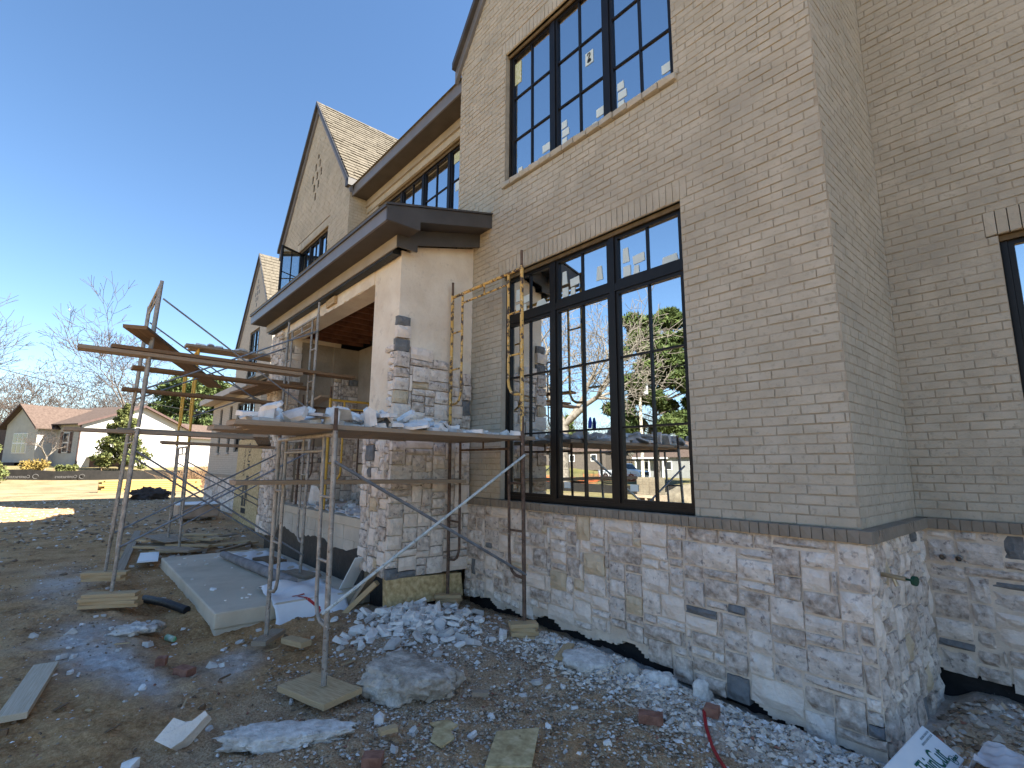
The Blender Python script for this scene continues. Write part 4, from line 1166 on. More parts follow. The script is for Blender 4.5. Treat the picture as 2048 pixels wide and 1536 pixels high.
brace(S4, (-8.53, 4.55, 2.6), (-9.9, 4.55, 1.4), 'rust'); brace(S4, (-8.53, 4.56, 1.4), (-9.9, 4.56, 2.6), 'rust')

# planks: platform beside the window
for i in range(5):
    x = -4.52-0.262*i
    plank((x, 0.93+0.12*((i*7) % 3), 2.133), (x+R.uniform(-0.02, 0.02), 4.16-0.07*((i*5) % 3), 2.133), 0.25, 0.042, 'wood_old', 'scaffold_plank',
          ['edge plank of the stone laden platform on the side away from the porch', 'inner plank under the stones of the stone laden platform', 'inner plank under the stones of the stone laden platform', 'inner plank under the stones of the stone laden platform', 'edge plank of the stone laden platform on the side of the porch opening'][i], 'plank', 'planks of the stone laden platform')
plank((-5.62, 1.22, 1.625), (-5.62, 3.95, 1.605), 0.24, 0.045, 'wood_old', 'scaffold_plank', 'single weathered plank laid low across the rungs beneath the stone laden platform', 'plank')
# planks on the tall tower
plank((-8.18, -0.10, 3.23), (-8.18, 2.60, 3.215), 0.24, 0.05, 'wood_old', 'scaffold_plank', 'upper weathered plank sticking far out of the tall scaffold tower, lower of a doubled pair', 'plank')
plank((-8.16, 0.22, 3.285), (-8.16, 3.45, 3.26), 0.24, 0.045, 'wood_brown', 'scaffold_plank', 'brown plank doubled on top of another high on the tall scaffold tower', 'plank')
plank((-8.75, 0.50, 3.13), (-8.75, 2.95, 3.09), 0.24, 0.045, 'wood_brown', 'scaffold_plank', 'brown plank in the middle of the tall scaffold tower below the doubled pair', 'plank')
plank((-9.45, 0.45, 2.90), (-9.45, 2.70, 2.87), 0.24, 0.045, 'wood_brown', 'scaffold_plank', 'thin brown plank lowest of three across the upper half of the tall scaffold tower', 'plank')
plank((-8.45, -0.12, 2.225), (-8.45, 2.30, 2.20), 0.24, 0.045, 'wood_old', 'scaffold_plank', 'long grey plank at mid height of the tall scaffold tower, its end sticking out', 'plank')
plank((-8.75, 0.42, 2.262), (-8.75, 2.35, 2.245), 0.24, 0.04, 'wood_old', 'scaffold_plank', 'grey plank lying half over its neighbour at mid height of the tall scaffold tower', 'plank')
plank((-9.35, 1.00, 2.13), (-9.35, 2.62, 2.09), 0.22, 0.04, 'wood_old', 'scaffold_plank', 'short grey plank just under the mid height planks of the tall scaffold tower', 'plank')
plank((-8.0, 2.05, 2.22), (-9.8, 2.6, 2.13), 0.20, 0.04, 'wood_old', 'scaffold_plank', 'splintered plank lying askew at mid height of the tall scaffold tower', 'plank')
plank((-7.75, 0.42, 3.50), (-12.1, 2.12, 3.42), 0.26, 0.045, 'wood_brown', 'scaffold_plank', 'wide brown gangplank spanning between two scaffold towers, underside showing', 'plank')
# planks on the far tower
plank((-11.95, 1.50, 4.19), (-11.95, 3.35, 4.175), 0.25, 0.05, 'wood_old', 'scaffold_plank', 'topmost plank of the far scaffold tower carrying a few stones', 'plank')
plank((-12.25, 1.60, 4.19), (-12.25, 3.45, 4.175), 0.25, 0.05, 'wood_old', 'scaffold_plank', 'topmost back plank of the far scaffold tower behind the stones', 'plank')
for i, y in enumerate((2.62, 2.92)):
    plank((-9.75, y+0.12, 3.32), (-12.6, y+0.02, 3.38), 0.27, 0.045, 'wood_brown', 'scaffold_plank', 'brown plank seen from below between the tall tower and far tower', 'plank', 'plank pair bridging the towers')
plank((-11.9, 1.3, 2.20), (-11.9, 3.1, 2.19), 0.24, 0.045, 'wood_old', 'scaffold_plank', 'grey plank at mid height of the far scaffold tower', 'plank')
plank((-8.6, 3.2, 2.97), (-9.9, 3.4, 2.97), 0.2, 0.04, 'wood_old', 'scaffold_plank', 'short plank on top of the yellow frame inside the porch', 'plank')

# footing blocks below the legs
def crib(c, dirs, n, name, label, group=None, mat='wood_new', L_=0.5, wd=0.14, z=None):
    x, y = c; zz = (g1(x, y) if z is None else z)
    for i in range(n):
        dx, dy = dirs[i % len(dirs)]
        zz_ = zz+0.02+i*0.041
        a = R.uniform(-0.06, 0.06)
        l2 = L_*R.uniform(0.85, 1.05)/2
        plank((x-dx*l2, y-dy*l2+a*0.3, zz_), (x+dx*l2, y+dy*l2+a*0.3, zz_), wd, 0.04, mat, name, label, 'lumber block', group)
plank((-4.58, 1.62, 0.035), (-4.02, 1.78, 0.035), 0.36, 0.045, 'wood_new', 'footing_board', 'square pale board under the grey scaffold leg near the concrete lump', 'board')
plank((-5.75, 1.62, 0.03), (-6.05, 1.90, 0.03), 0.15, 0.045, 'wood_old', 'footing_board', 'grey lumber offcut under the scaffold leg beside the slab corner', 'board')
plank((-5.72, 1.88, 0.03), (-5.42, 1.98, 0.035), 0.12, 0.05, 'wood_new', 'footing_board', 'fresh lumber offcut lying against the scaffold foot at the slab corner', 'board')
crib((-4.30, 3.90), [(0.8, 0.6), (0.5, 0.85)], 4, 'footing_block', 'lumber block stacked under the rusty scaffold leg before the stone base', 'blocks under the rusty leg by the stone base', L_=0.30, z=-0.02)
crib((-5.80, 3.92), [(0.6, 0.8), (0.9, 0.4)], 3, 'footing_block', 'lumber block stacked under the rusty scaffold leg at the column foot', 'blocks under the rusty leg by the column', L_=0.34, z=0.03)
crib((-8.10, 0.54), [(0.45, 0.9), (0.55, 0.83), (0.4, 0.92)], 4, 'footing_block', 'long lumber block cribbed under the front leg of the tall scaffold tower', 'blocks under the front leg', L_=0.62, wd=0.16, z=0.085)
crib((-9.64, 0.56), [(0.45, 0.9), (0.6, 0.8)], 3, 'footing_block', 'lumber block cribbed under the back leg of the tall scaffold tower', 'blocks under the back leg', L_=0.55, wd=0.16, z=0.135)
plank((-12.35, 1.55, 0.165), (-11.6, 2.0, 0.165), 0.3, 0.04, 'wood_old', 'footing_board', 'grey board under the leg of the far scaffold tower', 'board')
plank((-13.8, 1.55, 0.165), (-13.2, 2.0, 0.165), 0.3, 0.04, 'wood_old', 'footing_board', 'grey board under the hindmost leg of the far scaffold tower', 'board')
plank((-8.45, 2.72, 0.175), (-7.85, 2.90, 0.175), 0.28, 0.045, 'wood_old', 'footing_board', 'dusty board under the scaffold leg on the slab', 'board')
plank((-9.95, 2.72, 0.175), (-9.35, 2.86, 0.175), 0.28, 0.045, 'wood_brown', 'footing_board', 'brown board under the rear scaffold leg on the slab beside the felt roll', 'board')

# concrete slab
sm = MB(); SX0, SX1, SY0, SY1, SZ = -11.2, -6.72, 1.405, 3.2, 0.15
n = 30
edge = []
sl_ = MB().box((SX0, SY0, -0.03), (SX1, SY1, SZ))
sl_.box((SX0-0.02, SY0+0.02, -0.4), (SX1-0.02, SY1, -0.03))
slab = sl_.build('concrete_slab', M['concrete'], label='grey concrete stoop slab lying on the dirt before the porch', cat='concrete slab')
bv = slab.modifiers.new('bevel', 'BEVEL'); bv.width = 0.018; bv.segments = 2; bv.limit_method = 'ANGLE'

# white housewrap with red print draped over the slab edge
def cloth_z(x, y):
    base_ = SZ+0.018
    drop = 0.0
    e1 = x-(SX1-0.02)
    if e1 > 0: drop = min(e1*1.1, 0.30)
    f = 0.035*math.sin(6*x+3*y)+0.03*math.sin(9*y-4*x+1)+0.02*math.sin(17*x+6*y)
    return base_-drop+max(f, -0.012)+0.10*math.exp(-((x+7.35)**2/0.03+(y-2.15)**2/0.05))
def sheet(poly_u, fn, name, mat, nu=26, nv=20, **kw):
    V = []; F = []
    (a, b, c, d) = poly_u
    for i in range(nu+1):
        for j in range(nv+1):
            s, t = i/nu, j/nv
            x = (a[0]*(1-s)+b[0]*s)*(1-t)+(d[0]*(1-s)+c[0]*s)*t
            y = (a[1]*(1-s)+b[1]*s)*(1-t)+(d[1]*(1-s)+c[1]*s)*t
            if i in (0, nu) or j in (0, nv):
                x += R.uniform(-0.015, 0.015); y += R.uniform(-0.015, 0.015)
            V.append((x, y, fn(x, y)))
    for i in range(nu):
        for j in range(nv):
            k = i*(nv+1)+j
            F.append((k, k+nv+1, k+nv+2, k+1))
    q = MB(); q.add(V, F)
    o = q.build(name, M[mat], smooth=True, **kw)
    sd = o.modifiers.new('thickness', 'SOLIDIFY'); sd.thickness = 0.003
    return o
wr = sheet([(-7.55, 2.05), (-6.35, 2.02), (-6.28, 2.95), (-7.75, 2.85)], cloth_z, 'housewrap_sheet', 'tarp', label='crumpled white housewrap with a red printed mark draped over the slab edge', cat='sheet')
def ribbon(pts, wd_, name='printed_mark'):
    q = MB()
    for (p, r_) in zip(pts[:-1], pts[1:]):
        for k in range(6):
            a = Vector(p).lerp(Vector(r_), k/6); b = Vector(p).lerp(Vector(r_), (k+1)/6)
            t = (b-a).normalized(); nrm = Vector((-t.y, t.x))*wd_
            c4 = [a+nrm, a-nrm, b-nrm, b+nrm]
            q.add([(c.x, c.y, cloth_z(c.x, c.y)+0.007) for c in c4], [(0, 1, 2, 3)])
    q.build(name, M['red'], wr)
ribbon([(-6.86, 2.36), (-6.74, 2.42), (-6.62, 2.56), (-6.52, 2.46)], 0.016)
ribbon([(-6.45, 2.30), (-6.42, 2.54)], 0.016)
ribbon([(-6.90, 2.30), (-6.92, 2.46)], 0.016)
sheet([(-10.9, 2.42), (-9.0, 2.50), (-7.9, 3.08), (-10.8, 3.05)], lambda x, y: SZ+0.012+0.012*math.sin(11*x+5*y)+0.010*math.sin(23*y+7*x), 'plastic_sheet', 'tarp', label='crumpled white plastic sheet lying between the felt roll and the block wall', cat='sheet')
sheet([(-10.2, 3.4), (-7.0, 3.22), (-7.0, 4.0), (-10.0, 4.2)], lambda x, y: 1.062+0.012*math.sin(9*x+5*y)+0.01*math.sin(21*y+7*x), 'plastic_sheet', 'tarp', label='white dusty sheet spread over the porch floor', cat='sheet')
rl = MB().tube([(-10.45, 2.23, SZ+0.075), (-9.3, 2.31, SZ+0.08), (-8.3, 2.40, SZ+0.075), (-7.45, 2.48, SZ+0.07)], [0.055, 0.07, 0.075, 0.065], 14)
rl.build('felt_roll', M['felt'], smooth=True, label='long dark roll of building felt lying along the slab', cat='roll')
# timber props and white board at the foot of the column
plank((-6.72, 2.98, -0.08), (-6.08, 3.02, 0.52), 0.09, 0.045, 'wood_old', 'timber_prop', 'grey timber prop wedged against the stone column above the white housewrap', 'lumber')
plank((-6.42, 2.78, -0.04), (-6.10, 3.05, 0.36), 0.09, 0.06, 'wood_new', 'timber_prop', 'thick pale timber prop standing in the rubble under the stone column', 'lumber')
plank((-6.95, 3.02, 0.15), (-6.58, 3.06, 0.60), 0.20, 0.012, 'card', 'foam_board', 'white board leaning between the block wall and the stone column', 'board')

# ------------------------------------------------------------------ loose stone: slabs on the planks, chips, lumps
def shard_template(seed, flat=1.0):
    rr = random.Random(seed)
    n = rr.choice((5, 6, 6, 7))
    an = sorted(rr.uniform(0, 2*math.pi)+0 for _ in range(n))
    an = [2*math.pi*(i+rr.uniform(-0.28, 0.28))/n for i in range(n)]
    ra = [rr.uniform(0.36, 0.56) for _ in range(n)]
    V = [(math.cos(a)*r*rr.uniform(0.95, 1.08), math.sin(a)*r, -0.5+rr.uniform(-.1, .1)) for a, r in zip(an, ra)]
    V += [(math.cos(a)*r*rr.uniform(0.78, 1.0), math.sin(a)*r*rr.uniform(0.8, 1.0), 0.5+rr.uniform(-0.25, 0.25)) for a, r in zip(an, ra)]
    V.append((rr.uniform(-.1, .1), rr.uniform(-.1, .1), 0.6))
    F = [tuple(range(n))[::-1]] + [(i, (i+1) % n, n+(i+1) % n, n+i) for i in range(n)] + [(n+i, n+(i+1) % n, 2*n) for i in range(n)]
    return V, F
SHT = [shard_template(900+i) for i in range(10)]
SHM = {}
def shard(loc, size, rot, mat, name, label, cat, group):
    ti = R.randrange(10)
    if (ti, mat) not in SHM:
        q = MB(); q.add(*SHT[ti]); SHM[ti, mat] = q.mesh('shard', M[mat])
    o = link(name, SHM[ti, mat], None, label, cat, group)
    o.location = loc; o.scale = size; o.rotation_euler = rot
    return o
PTOP = 2.157
LB = {('chip', 0): 'flat white veneer stone in the heap on the platform beside the tall window', ('chip', 1): 'tilted white veneer stone in the heap on the platform beside the tall window',
      ('chip_grey', 0): 'flat grey veneer stone in the heap on the platform beside the tall window', ('chip_grey', 1): 'tilted grey veneer stone in the heap on the platform beside the tall window'}
for i in range(110):
    y = 1.12+2.95*((i+R.random())/110)
    x = R.uniform(-5.6, -4.42)
    s = R.uniform(0.17, 0.34)
    t = R.uniform(0.028, 0.05)
    top = i % 3 == 0
    if y > 3.3: s *= 0.8
    tilt = R.uniform(-0.9, 0.9) if i % 2 else R.uniform(-0.15, 0.15)
    ml = 'chip' if R.random() < 0.72 else 'chip_grey'
    z = PTOP+t*0.5+abs(math.sin(tilt))*s*0.30+(R.uniform(0.05, 0.10) if top and y < 3.4 else 0.0)
    shard((x, y, z), (s*R.uniform(0.9, 1.3), s*R.uniform(0.6, 1.0), t), (tilt, R.uniform(-0.35, 0.35) if i % 2 else 0.05, R.uniform(-0.9, 0.9)), ml, 'veneer_stone', LB[ml, i % 2], 'stone', 'stones heaped on the platform')
for (y, x, t) in ((1.25, -4.7, 0.16), (1.3, -4.9, 0.11), (2.35, -5.0, 0.2), (2.1, -4.5, 0.17), (1.75, -4.55, 0.15)):
    shard((x, y, PTOP+t*0.5), (0.2, 0.13, t), (R.uniform(-0.2, 0.2), R.uniform(-0.2, 0.2), R.uniform(0, 6)), 'chip', 'veneer_stone', 'thick upright pale block among the stones on the platform', 'stone', 'upright blocks on the platform')
for i in range(11):
    shard((-11.85-R.uniform(0, 0.45), 1.62+i*0.165, 4.235+R.uniform(0, 0.05)), (R.uniform(0.16, 0.28), R.uniform(0.12, 0.2), R.uniform(0.03, 0.06)), (R.uniform(-0.25, 0.25), R.uniform(-0.25, 0.25), R.uniform(0, 6)),
          R.choice(['chip', 'chip_grey']), 'veneer_stone', 'flat grey stone lying on the topmost plank of the far scaffold tower', 'stone', 'stones on the far tower')
# heap of fresh chips under the column
for i in range(190):
    a = R.random()
    x = R.gauss(-5.25, 0.42); y = R.gauss(3.12, 0.36)
    if not (-6.25 < x < -3.9 and 2.3 < y < 3.95): continue
    s = R.choice([0.07, 0.09, 0.11, 0.14, 0.17]) * R.uniform(0.8, 1.2)
    z = g1(x, y)
    shard((x, y, z+0.015+R.uniform(0, 0.035)), (s*1.25, s*R.uniform(0.55, 0.9), s*R.uniform(0.16, 0.32)), (R.gauss(0, 0.28), R.gauss(0, 0.28), R.uniform(0, 6.28)),
          ('chip' if i % 10 < 7 else 'chip_grey'), 'stone_chip', ('large ' if s > 0.13 else 'mid sized ' if s > 0.09 else 'small ')+('white' if i % 10 < 7 else 'grey')+' angular stone chip in the heap under the stone column', 'stone chip', 'stone chips heaped under the column')
for i in range(230):
    x = R.uniform(-9.5, -1.6); y = R.uniform(-0.3, 3.9)
    if SX0 < x < SX1+0.05 and SY0-0.05 < y: continue
    k, (px_, py_) = pxsize((x, y, 0))
    if not (-30 < px_ < 2080 and py_ < 1580): continue
    s = R.choice([0.03, 0.04, 0.05, 0.06, 0.08])*R.uniform(0.8, 1.3)
    shard((x, y, g1(x, y)+s*0.16), (s*1.2, s*R.uniform(0.6, 1.0), s*R.uniform(0.3, 0.6)), (R.gauss(0, 0.25), R.gauss(0, 0.25), R.uniform(0, 6.28)),
          ['chip', 'chip_grey', 'chip', 'chip_grey', 'chip', 'chip_grey', 'wood_brown'][i % 7], 'debris_chip', ['white', 'grey', 'white', 'grey', 'white', 'grey', 'brown'][i % 7]+(' angular chip, one of the bigger ones' if s > 0.055 else ' small angular chip')+' scattered on the dirt away from the heap', 'chip', 'chips scattered on the dirt')
for i in range(40):
    x = R.uniform(-10.9, -7.0); y = R.uniform(1.5, 3.1)
    s = R.uniform(0.025, 0.06)
    shard((x, y, SZ+s*0.12), (s*1.2, s, s*0.3), (0, 0, R.uniform(0, 6.28)), 'chip', 'debris_chip', 'tiny pale chip lying on top of the concrete slab', 'chip', 'chips on the slab')
for i in range(70):
    x = R.uniform(-10.7, -7.0); y = R.uniform(3.25, 4.6)
    s = R.uniform(0.05, 0.14)
    shard((x, y, 1.07+s*0.15), (s*1.2, s, s*0.4), (R.gauss(0, 0.2), R.gauss(0, 0.2), R.uniform(0, 6.28)), R.choice(['chip', 'chip_grey', 'chip_grey']), 'debris_chip', 'stone rubble piece lying on the porch floor', 'chip', 'rubble on the porch floor')
shard((-9.95, 3.6, 1.22), (0.34, 0.1, 0.34), (0.2, 0.3, 0.4), 'chip', 'veneer_stone', 'large white stone propped on the porch floor behind the scaffold legs', 'stone', None)

# gravel: nobody could count it
def pebbles(n_, region, smin, smax, mats, name, label, dens=None, seed=1):
    rng = np.random.default_rng(seed)
    x = rng.uniform(region[0], region[1], n_); y = rng.uniform(region[2], region[3], n_)
    if dens is not None:
        k = rng.random(n_) < dens(x, y); x, y = x[k], y[k]
    z = gz(x, y); N = len(x)
    s = smin+(smax-smin)*rng.random(N)**2.6
    T = np.array([(1,0,0),(0,1,0),(-1,0,0),(0,-1,0),(0.2,0.1,0.75),(-0.1,-0.2,-0.6)], float)
    Fq = np.array([(0,1,4),(1,2,4),(2,3,4),(3,0,4),(1,0,5),(2,1,5),(3,2,5),(0,3,5)])
    th = rng.uniform(0, 6.28, N)
    jit = rng.uniform(0.6, 1.25, (N, 6, 1))
    V = T[None]*jit*s[:, None, None]
    V = V*np.stack([np.ones(N), rng.uniform(0.5, 1, N), rng.uniform(0.45, 0.9, N)], -1)[:, None, :]
    c, sn = np.cos(th)[:, None], np.sin(th)[:, None]
    Vx = V[..., 0]*c-V[..., 1]*sn+x[:, None]; Vy = V[..., 0]*sn+V[..., 1]*c+y[:, None]; Vz = V[..., 2]+(z+s*0.15)[:, None]
    VV = np.stack([Vx, Vy, Vz], -1).reshape(-1, 3)
    FF = (Fq[None]+(np.arange(N)*6)[:, None, None]).reshape(-1, 3)
    mi = np.repeat(rng.choice(len(mats), N, p=np.array([m_[1] for m_ in mats])/sum(m_[1] for m_ in mats)), 8)
    me = npmesh(name, VV, FF, [M[m_[0]] for m_ in mats], mi)
    return link(name, me, label=label, cat='gravel', kind='stuff')
GM = [('gravel_grey', 6), ('gravel_warm', 6), ('chip_grey', 1.6), ('chip', 0.8), ('gravel_dark', 4), ('redbrick', 0.4)]
pebbles(62000, (-5.2, -0.2, 0.9, 4.28), 0.005, 0.024, GM, 'gravel', 'grey crushed gravel strewn over the dirt before the stone base',
        lambda x, y: np.clip(0.08+0.95*sst(-4.6, -3.0, x)*sst(1.0, 2.4, y)+1.5*fbm(x, y, 1.1, 3, 77), 0.03, 1), 3)
pebbles(3200, (-5.2, -0.6, 1.0, 4.28), 0.016, 0.036, GM, 'gravel', 'coarser grey stones mixed into the gravel before the stone base', lambda x, y: np.clip(0.2+0.5*sst(-4, -2.4, x)*sst(1.2, 3.0, y)+1.2*fbm(x, y, 1.4, 3, 78), 0, 1)*0.5, 4)
pebbles(20000, (-13, -3.6, -0.6, 3.1), 0.004, 0.022, [('chip', 1.6), ('chip_grey', 2), ('gravel_warm', 5), ('gravel_dark', 5), ('redbrick', 0.4)], 'gravel', 'sparse pale grit on the brown dirt around the slab',
        lambda x, y: np.where((x > SX0) & (x < SX1) & (y > SY0-0.05), 0, np.clip(0.30+1.4*fbm(x, y, 1.3, 3, 79), 0.05, 1)), 5)
pebbles(9000, (-6.3, -3.8, 2.1, 4.25), 0.008, 0.04, [('chip', 6), ('chip_grey', 4), ('lump', 2)], 'gravel', 'pale stone grit between the chips under the stone column', lambda x, y: np.clip(1.1*np.exp(-(((x+5.2)/0.8)**2+((y-3.2)/0.55)**2)), 0.03, 1), 6)
pebbles(7000, (-4.3, -1.2, 3.4, 4.2), 0.008, 0.045, [('chip', 2), ('stone_mortar', 6), ('lump_white', 4), ('gravel_grey', 3)], 'mortar_rubble', 'white mortar droppings banked along the foot of the stone base', lambda x, y: 0.75*sst(3.4, 3.95, y), 7)
pebbles(4500, (-1.1, 2.0, 4.3, 5.9), 0.01, 0.06, GM, 'gravel', 'grey shattered stone filling the nook behind the cardboard box', None, 8)

pebbles(9000, (-34, -11.5, -3.5, 4.2), 0.012, 0.085, [('gravel_warm', 5), ('gravel_dark', 5), ('gravel_grey', 3), ('chip', 0.7)], 'gravel', 'dark clods and grit on the shaded ground beyond the slab', lambda x, y: np.clip(0.4+1.6*fbm(x, y, 0.5, 3, 81), 0.05, 1), 9)
def lump(name, loc, size, seed, mat, label, cat, rot=(0, 0, 0), rough=0.22, sub=4, flat=None, freq=2.2):
    import bmesh
    bm = bmesh.new(); bmesh.ops.create_icosphere(bm, subdivisions=sub, radius=1.0)
    for v in bm.verts:
        p = v.co.copy()
        p2 = Vector((p.x*size[0], p.y*size[1], p.z*size[2]))/(sum(size)/3.0)
        d = mnoise.fractal(p2*freq*0.6+Vector((seed*7.1, seed*3.3, 0)), 0.9, 2.0, 5)
        d2 = mnoise.noise(p2*freq*3+Vector((seed, 0, seed)))
        d3 = mnoise.noise(p2*freq*8+Vector((0, seed, 0)))
        d4 = abs(mnoise.noise(p2*freq*4+Vector((seed, seed, 0))))
        v.co = p*(1+rough*d+rough*0.35*d2+rough*0.22*d3-rough*0.4*max(0.0, 0.16-d4))
        if flat is not None and v.co.z > flat: v.co.z = flat+(v.co.z-flat)*0.18
        if v.co.z < -0.45: v.co.z = -0.45+(v.co.z+0.45)*0.3
    me = bpy.data.meshes.new(name); bm.to_mesh(me); bm.free()
    me.materials.append(M[mat])
    me.polygons.foreach_set('use_smooth', [True]*len(me.polygons))
    o = link(name, me, label=label, cat=cat)
    o.location = loc; o.scale = size; o.rotation_euler = rot
    return o
lump('concrete_lump', (-3.98, 2.30, 0.055), (0.43, 0.27, 0.19), 3, 'lump', 'big rounded lump of broken concrete between the scaffold leg and the wall', 'concrete lump', (0.05, 0, 0.72), 0.30, 5, 0.55)
lump('mortar_slab', (-3.80, 1.27, 0.015), (0.42, 0.125, 0.075), 5, 'lump_white', 'long white slab of hardened mortar lying on the dirt', 'mortar slab', (0.0, 0.02, 1.05), 0.34, 5, 0.6, 2.6)
lump('concrete_dish', (-3.38, 3.86, 0.02), (0.235, 0.17, 0.10), 9, 'lump_white', 'dish shaped white lump of mortar with a tan centre near the stone base', 'concrete lump', (0.12, 0.05, 0.6), 0.18, 4, 0.25)
lump('mortar_lump', (-3.03, 4.02, -0.01), (0.10, 0.085, 0.075), 12, 'lump', 'round grey mortar lump against the foot of the stone base', 'mortar lump', (0, 0, 0.4), 0.25, 3)
lump('mortar_lump', (-2.72, 4.06, -0.02), (0.15, 0.09, 0.08), 13, 'lump_white', 'wide white mortar dropping beneath the broken edge of the stone base', 'mortar lump', (0, 0, 0.2), 0.35, 4)
lump('mortar_lump', (-2.36, 4.10, -0.03), (0.07, 0.06, 0.12), 14, 'lump_white', 'upright white mortar lump bridging the black gap under the stone base', 'mortar lump', (0, 0, 0.9), 0.35, 3)
lump('concrete_lump', (-7.15, 0.92, 0.0), (0.11, 0.09, 0.07), 15, 'lump', 'grey concrete chunk in the hollow beside the slab edge', 'concrete lump', (0, 0, 0.3), 0.3, 3)
lump('concrete_lump', (-7.05, 0.72, 0.03), (0.20, 0.14, 0.06), 16, 'lump_white', 'crumbled pale mortar mound beside the timber cribbing', 'mortar lump', (0, 0, 1.3), 0.45, 4, None, 4)
# flat pale rock standing on the dirt
rk = MB()
out = [(-0.13, -0.10), (0.02, -0.12), (0.07, -0.06), (0.10, 0.03), (0.135, 0.13), (0.10, 0.15), (0.05, 0.07), (0.0, 0.055), (-0.10, 0.06)]
rv = [(x, -0.035+R.uniform(-.008, .008), z) for x, z in out]+[(x*0.93+0.01, 0.04+R.uniform(-.01, .01), z*0.95+0.005) for x, z in out]
nn = len(out)
rk.add(rv, [tuple(range(nn))[::-1], tuple(range(nn, 2*nn))]+[(i, (i+1) % nn, nn+(i+1) % nn, nn+i) for i in range(nn)])
ro = rk.build('pale_rock', M['stone_pale'], label='flat pale rock with a pointed corner lying near the mortar slab', cat='rock')
ro.location = (-4.22, 0.76, g1(-4.22, 0.76)+0.075); ro.rotation_euler = (-0.75, 0.15, 0.75); ro.scale = (0.88, 1.3, 0.88)

# boards and offcuts on the ground
plank((-6.32, 0.03, 0.035), (-5.22, -0.12, 0.035), 0.17, 0.045, 'wood_pale', 'lumber_board', 'grey sawn plank end lying alone on the brown dirt', 'plank')
def flatboard(pts, z, th, mat, name, label, cat, tilt=0):
    q = MB().prism(pts, 'z', z, z+th)
    return q.build(name, M[mat], label=label, cat=cat)
flatboard([(-3.01, 2.47), (-2.73, 2.15), (-2.55, 2.38), (-2.855, 2.735)], g1(-2.8, 2.45)+0.02, 0.012, 'osb', 'osb_scrap', 'square tan strand board scrap lying on the gravel', 'board')
flatboard([(-3.40, 2.17), (-3.34, 2.17), (-3.20, 2.05), (-3.08, 2.06), (-3.12, 2.19), (-3.22, 2.22), (-3.25, 2.31), (-3.36, 2.29)], g1(-3.25, 2.2)+0.025, 0.012, 'osb', 'osb_scrap', 'torn jagged strand board scrap beside the big concrete lump', 'board')
plank((-3.75, 4.02, 0.03), (-3.60, 3.72, 0.0), 0.10, 0.03, 'wood_new', 'lumber_board', 'short board stub pointing at the dish shaped mortar lump', 'lumber')
def brickbat(x, y, a, s, label):
    z = g1(x, y)
    plank((x-math.cos(a)*s, y-math.sin(a)*s, z+0.035), (x+math.cos(a)*s, y+math.sin(a)*s, z+0.035), 0.095, 0.065, 'redbrick', 'brick_fragment', label, 'brick')
brickbat(-5.62, 0.98, 0.5, 0.085, 'red brick half lying beside the streak of white dust')
brickbat(-6.0, 0.85, 1.2, 0.04, 'small red brick crumb by the streak of white dust')
brickbat(-3.18, 1.62, 0.9, 0.06, 'dusty red brick piece near the end of the mortar slab')
brickbat(-2.48, 3.55, 0.6, 0.09, 'dark red brick half lying in gravel near the red tubing')
brickbat(-2.16, 3.88, 0.3, 0.05, 'small red brick lump against the mortar bank')
plank((-3.42, 1.78, 0.02), (-3.40, 1.90, 0.02), 0.06, 0.03, 'wood_new', 'lumber_offcut', 'small orange wood block between the mortar slab and the torn strand board', 'lumber')
plank((-3.50, 2.62, 0.02), (-3.42, 2.72, 0.02), 0.06, 0.03, 'wood_old', 'lumber_offcut', 'small brown wood offcut against the big concrete lump', 'lumber')
# red tubing
rp = [(-2.20, 3.83, 0.02), (-2.13, 3.73, -0.02), (-2.02, 3.60, -0.05), (-1.92, 3.50, -0.075), (-1.80, 3.40, -0.09)]
rp = [(x, y, g1(x, y)+0.02+(0.02 if i == 0 else 0)) for i, (x, y, z) in enumerate(rp)]
MB().tube(rp, 0.0125, 10).build('red_tubing', M['redhose'], smooth=True, label='short length of red plastic tubing lying on the gravel', cat='tubing')
for i in range(26):
    x = R.uniform(-7.5, -2.5); y = R.uniform(0.0, 3.0)
    if SX0 < x < SX1+0.1 and y > SY0-0.1: continue
    a = R.uniform(0, 3.14); l_ = R.uniform(0.05, 0.16); z = g1(x, y)+0.012
    plank((x, y, z), (x+math.cos(a)*l_, y+math.sin(a)*l_, z+R.uniform(0, 0.01)), R.uniform(0.012, 0.03), 0.01, R.choice(['wood_brown', 'wood_old', 'wood_new']), 'wood_splinter', 'thin wood splinter lying on the dirt', 'splinter', 'wood splinters on the dirt')

# scrap lumber pile beyond the slab
for i in range(26):
    x = R.gauss(-13.6, 1.0); y = R.gauss(2.45, 0.45); a = R.gauss(0.35, 0.6); l_ = R.uniform(0.5, 1.5)
    z = 0.03+0.035*R.randrange(4)
    plank((x-math.cos(a)*l_/2, y-math.sin(a)*l_/2, z), (x+math.cos(a)*l_/2, y+math.sin(a)*l_/2, z+R.uniform(0, 0.08)), R.uniform(0.08, 0.15), 0.04, R.choice(['wood_old', 'wood_new', 'wood_new', 'wood_old']), 'scrap_lumber',
          'piece of scrap lumber in the heap between slab and sheathed wall', 'lumber', 'scrap lumber heap')
plank((-10.4, 0.75, 0.06), (-16.5, 1.5, 0.08), 0.14, 0.04, 'wood_old', 'scrap_lumber', 'long grey board lying on the dirt left of the scrap heap toward the open yard', 'lumber')
plank((-11.1, 1.2, 0.12), (-12.3, 1.35, 0.10), 0.3, 0.02, 'card', 'foam_board', 'pale sheet lying flat on the scrap lumber behind the slab', 'board')
plank((-12.9, 1.9, 0.2), (-14.2, 1.6, 0.22), 0.5, 0.012, 'wood_old', 'plywood_sheet', 'grey plywood sheet lying on the scrap lumber', 'board')
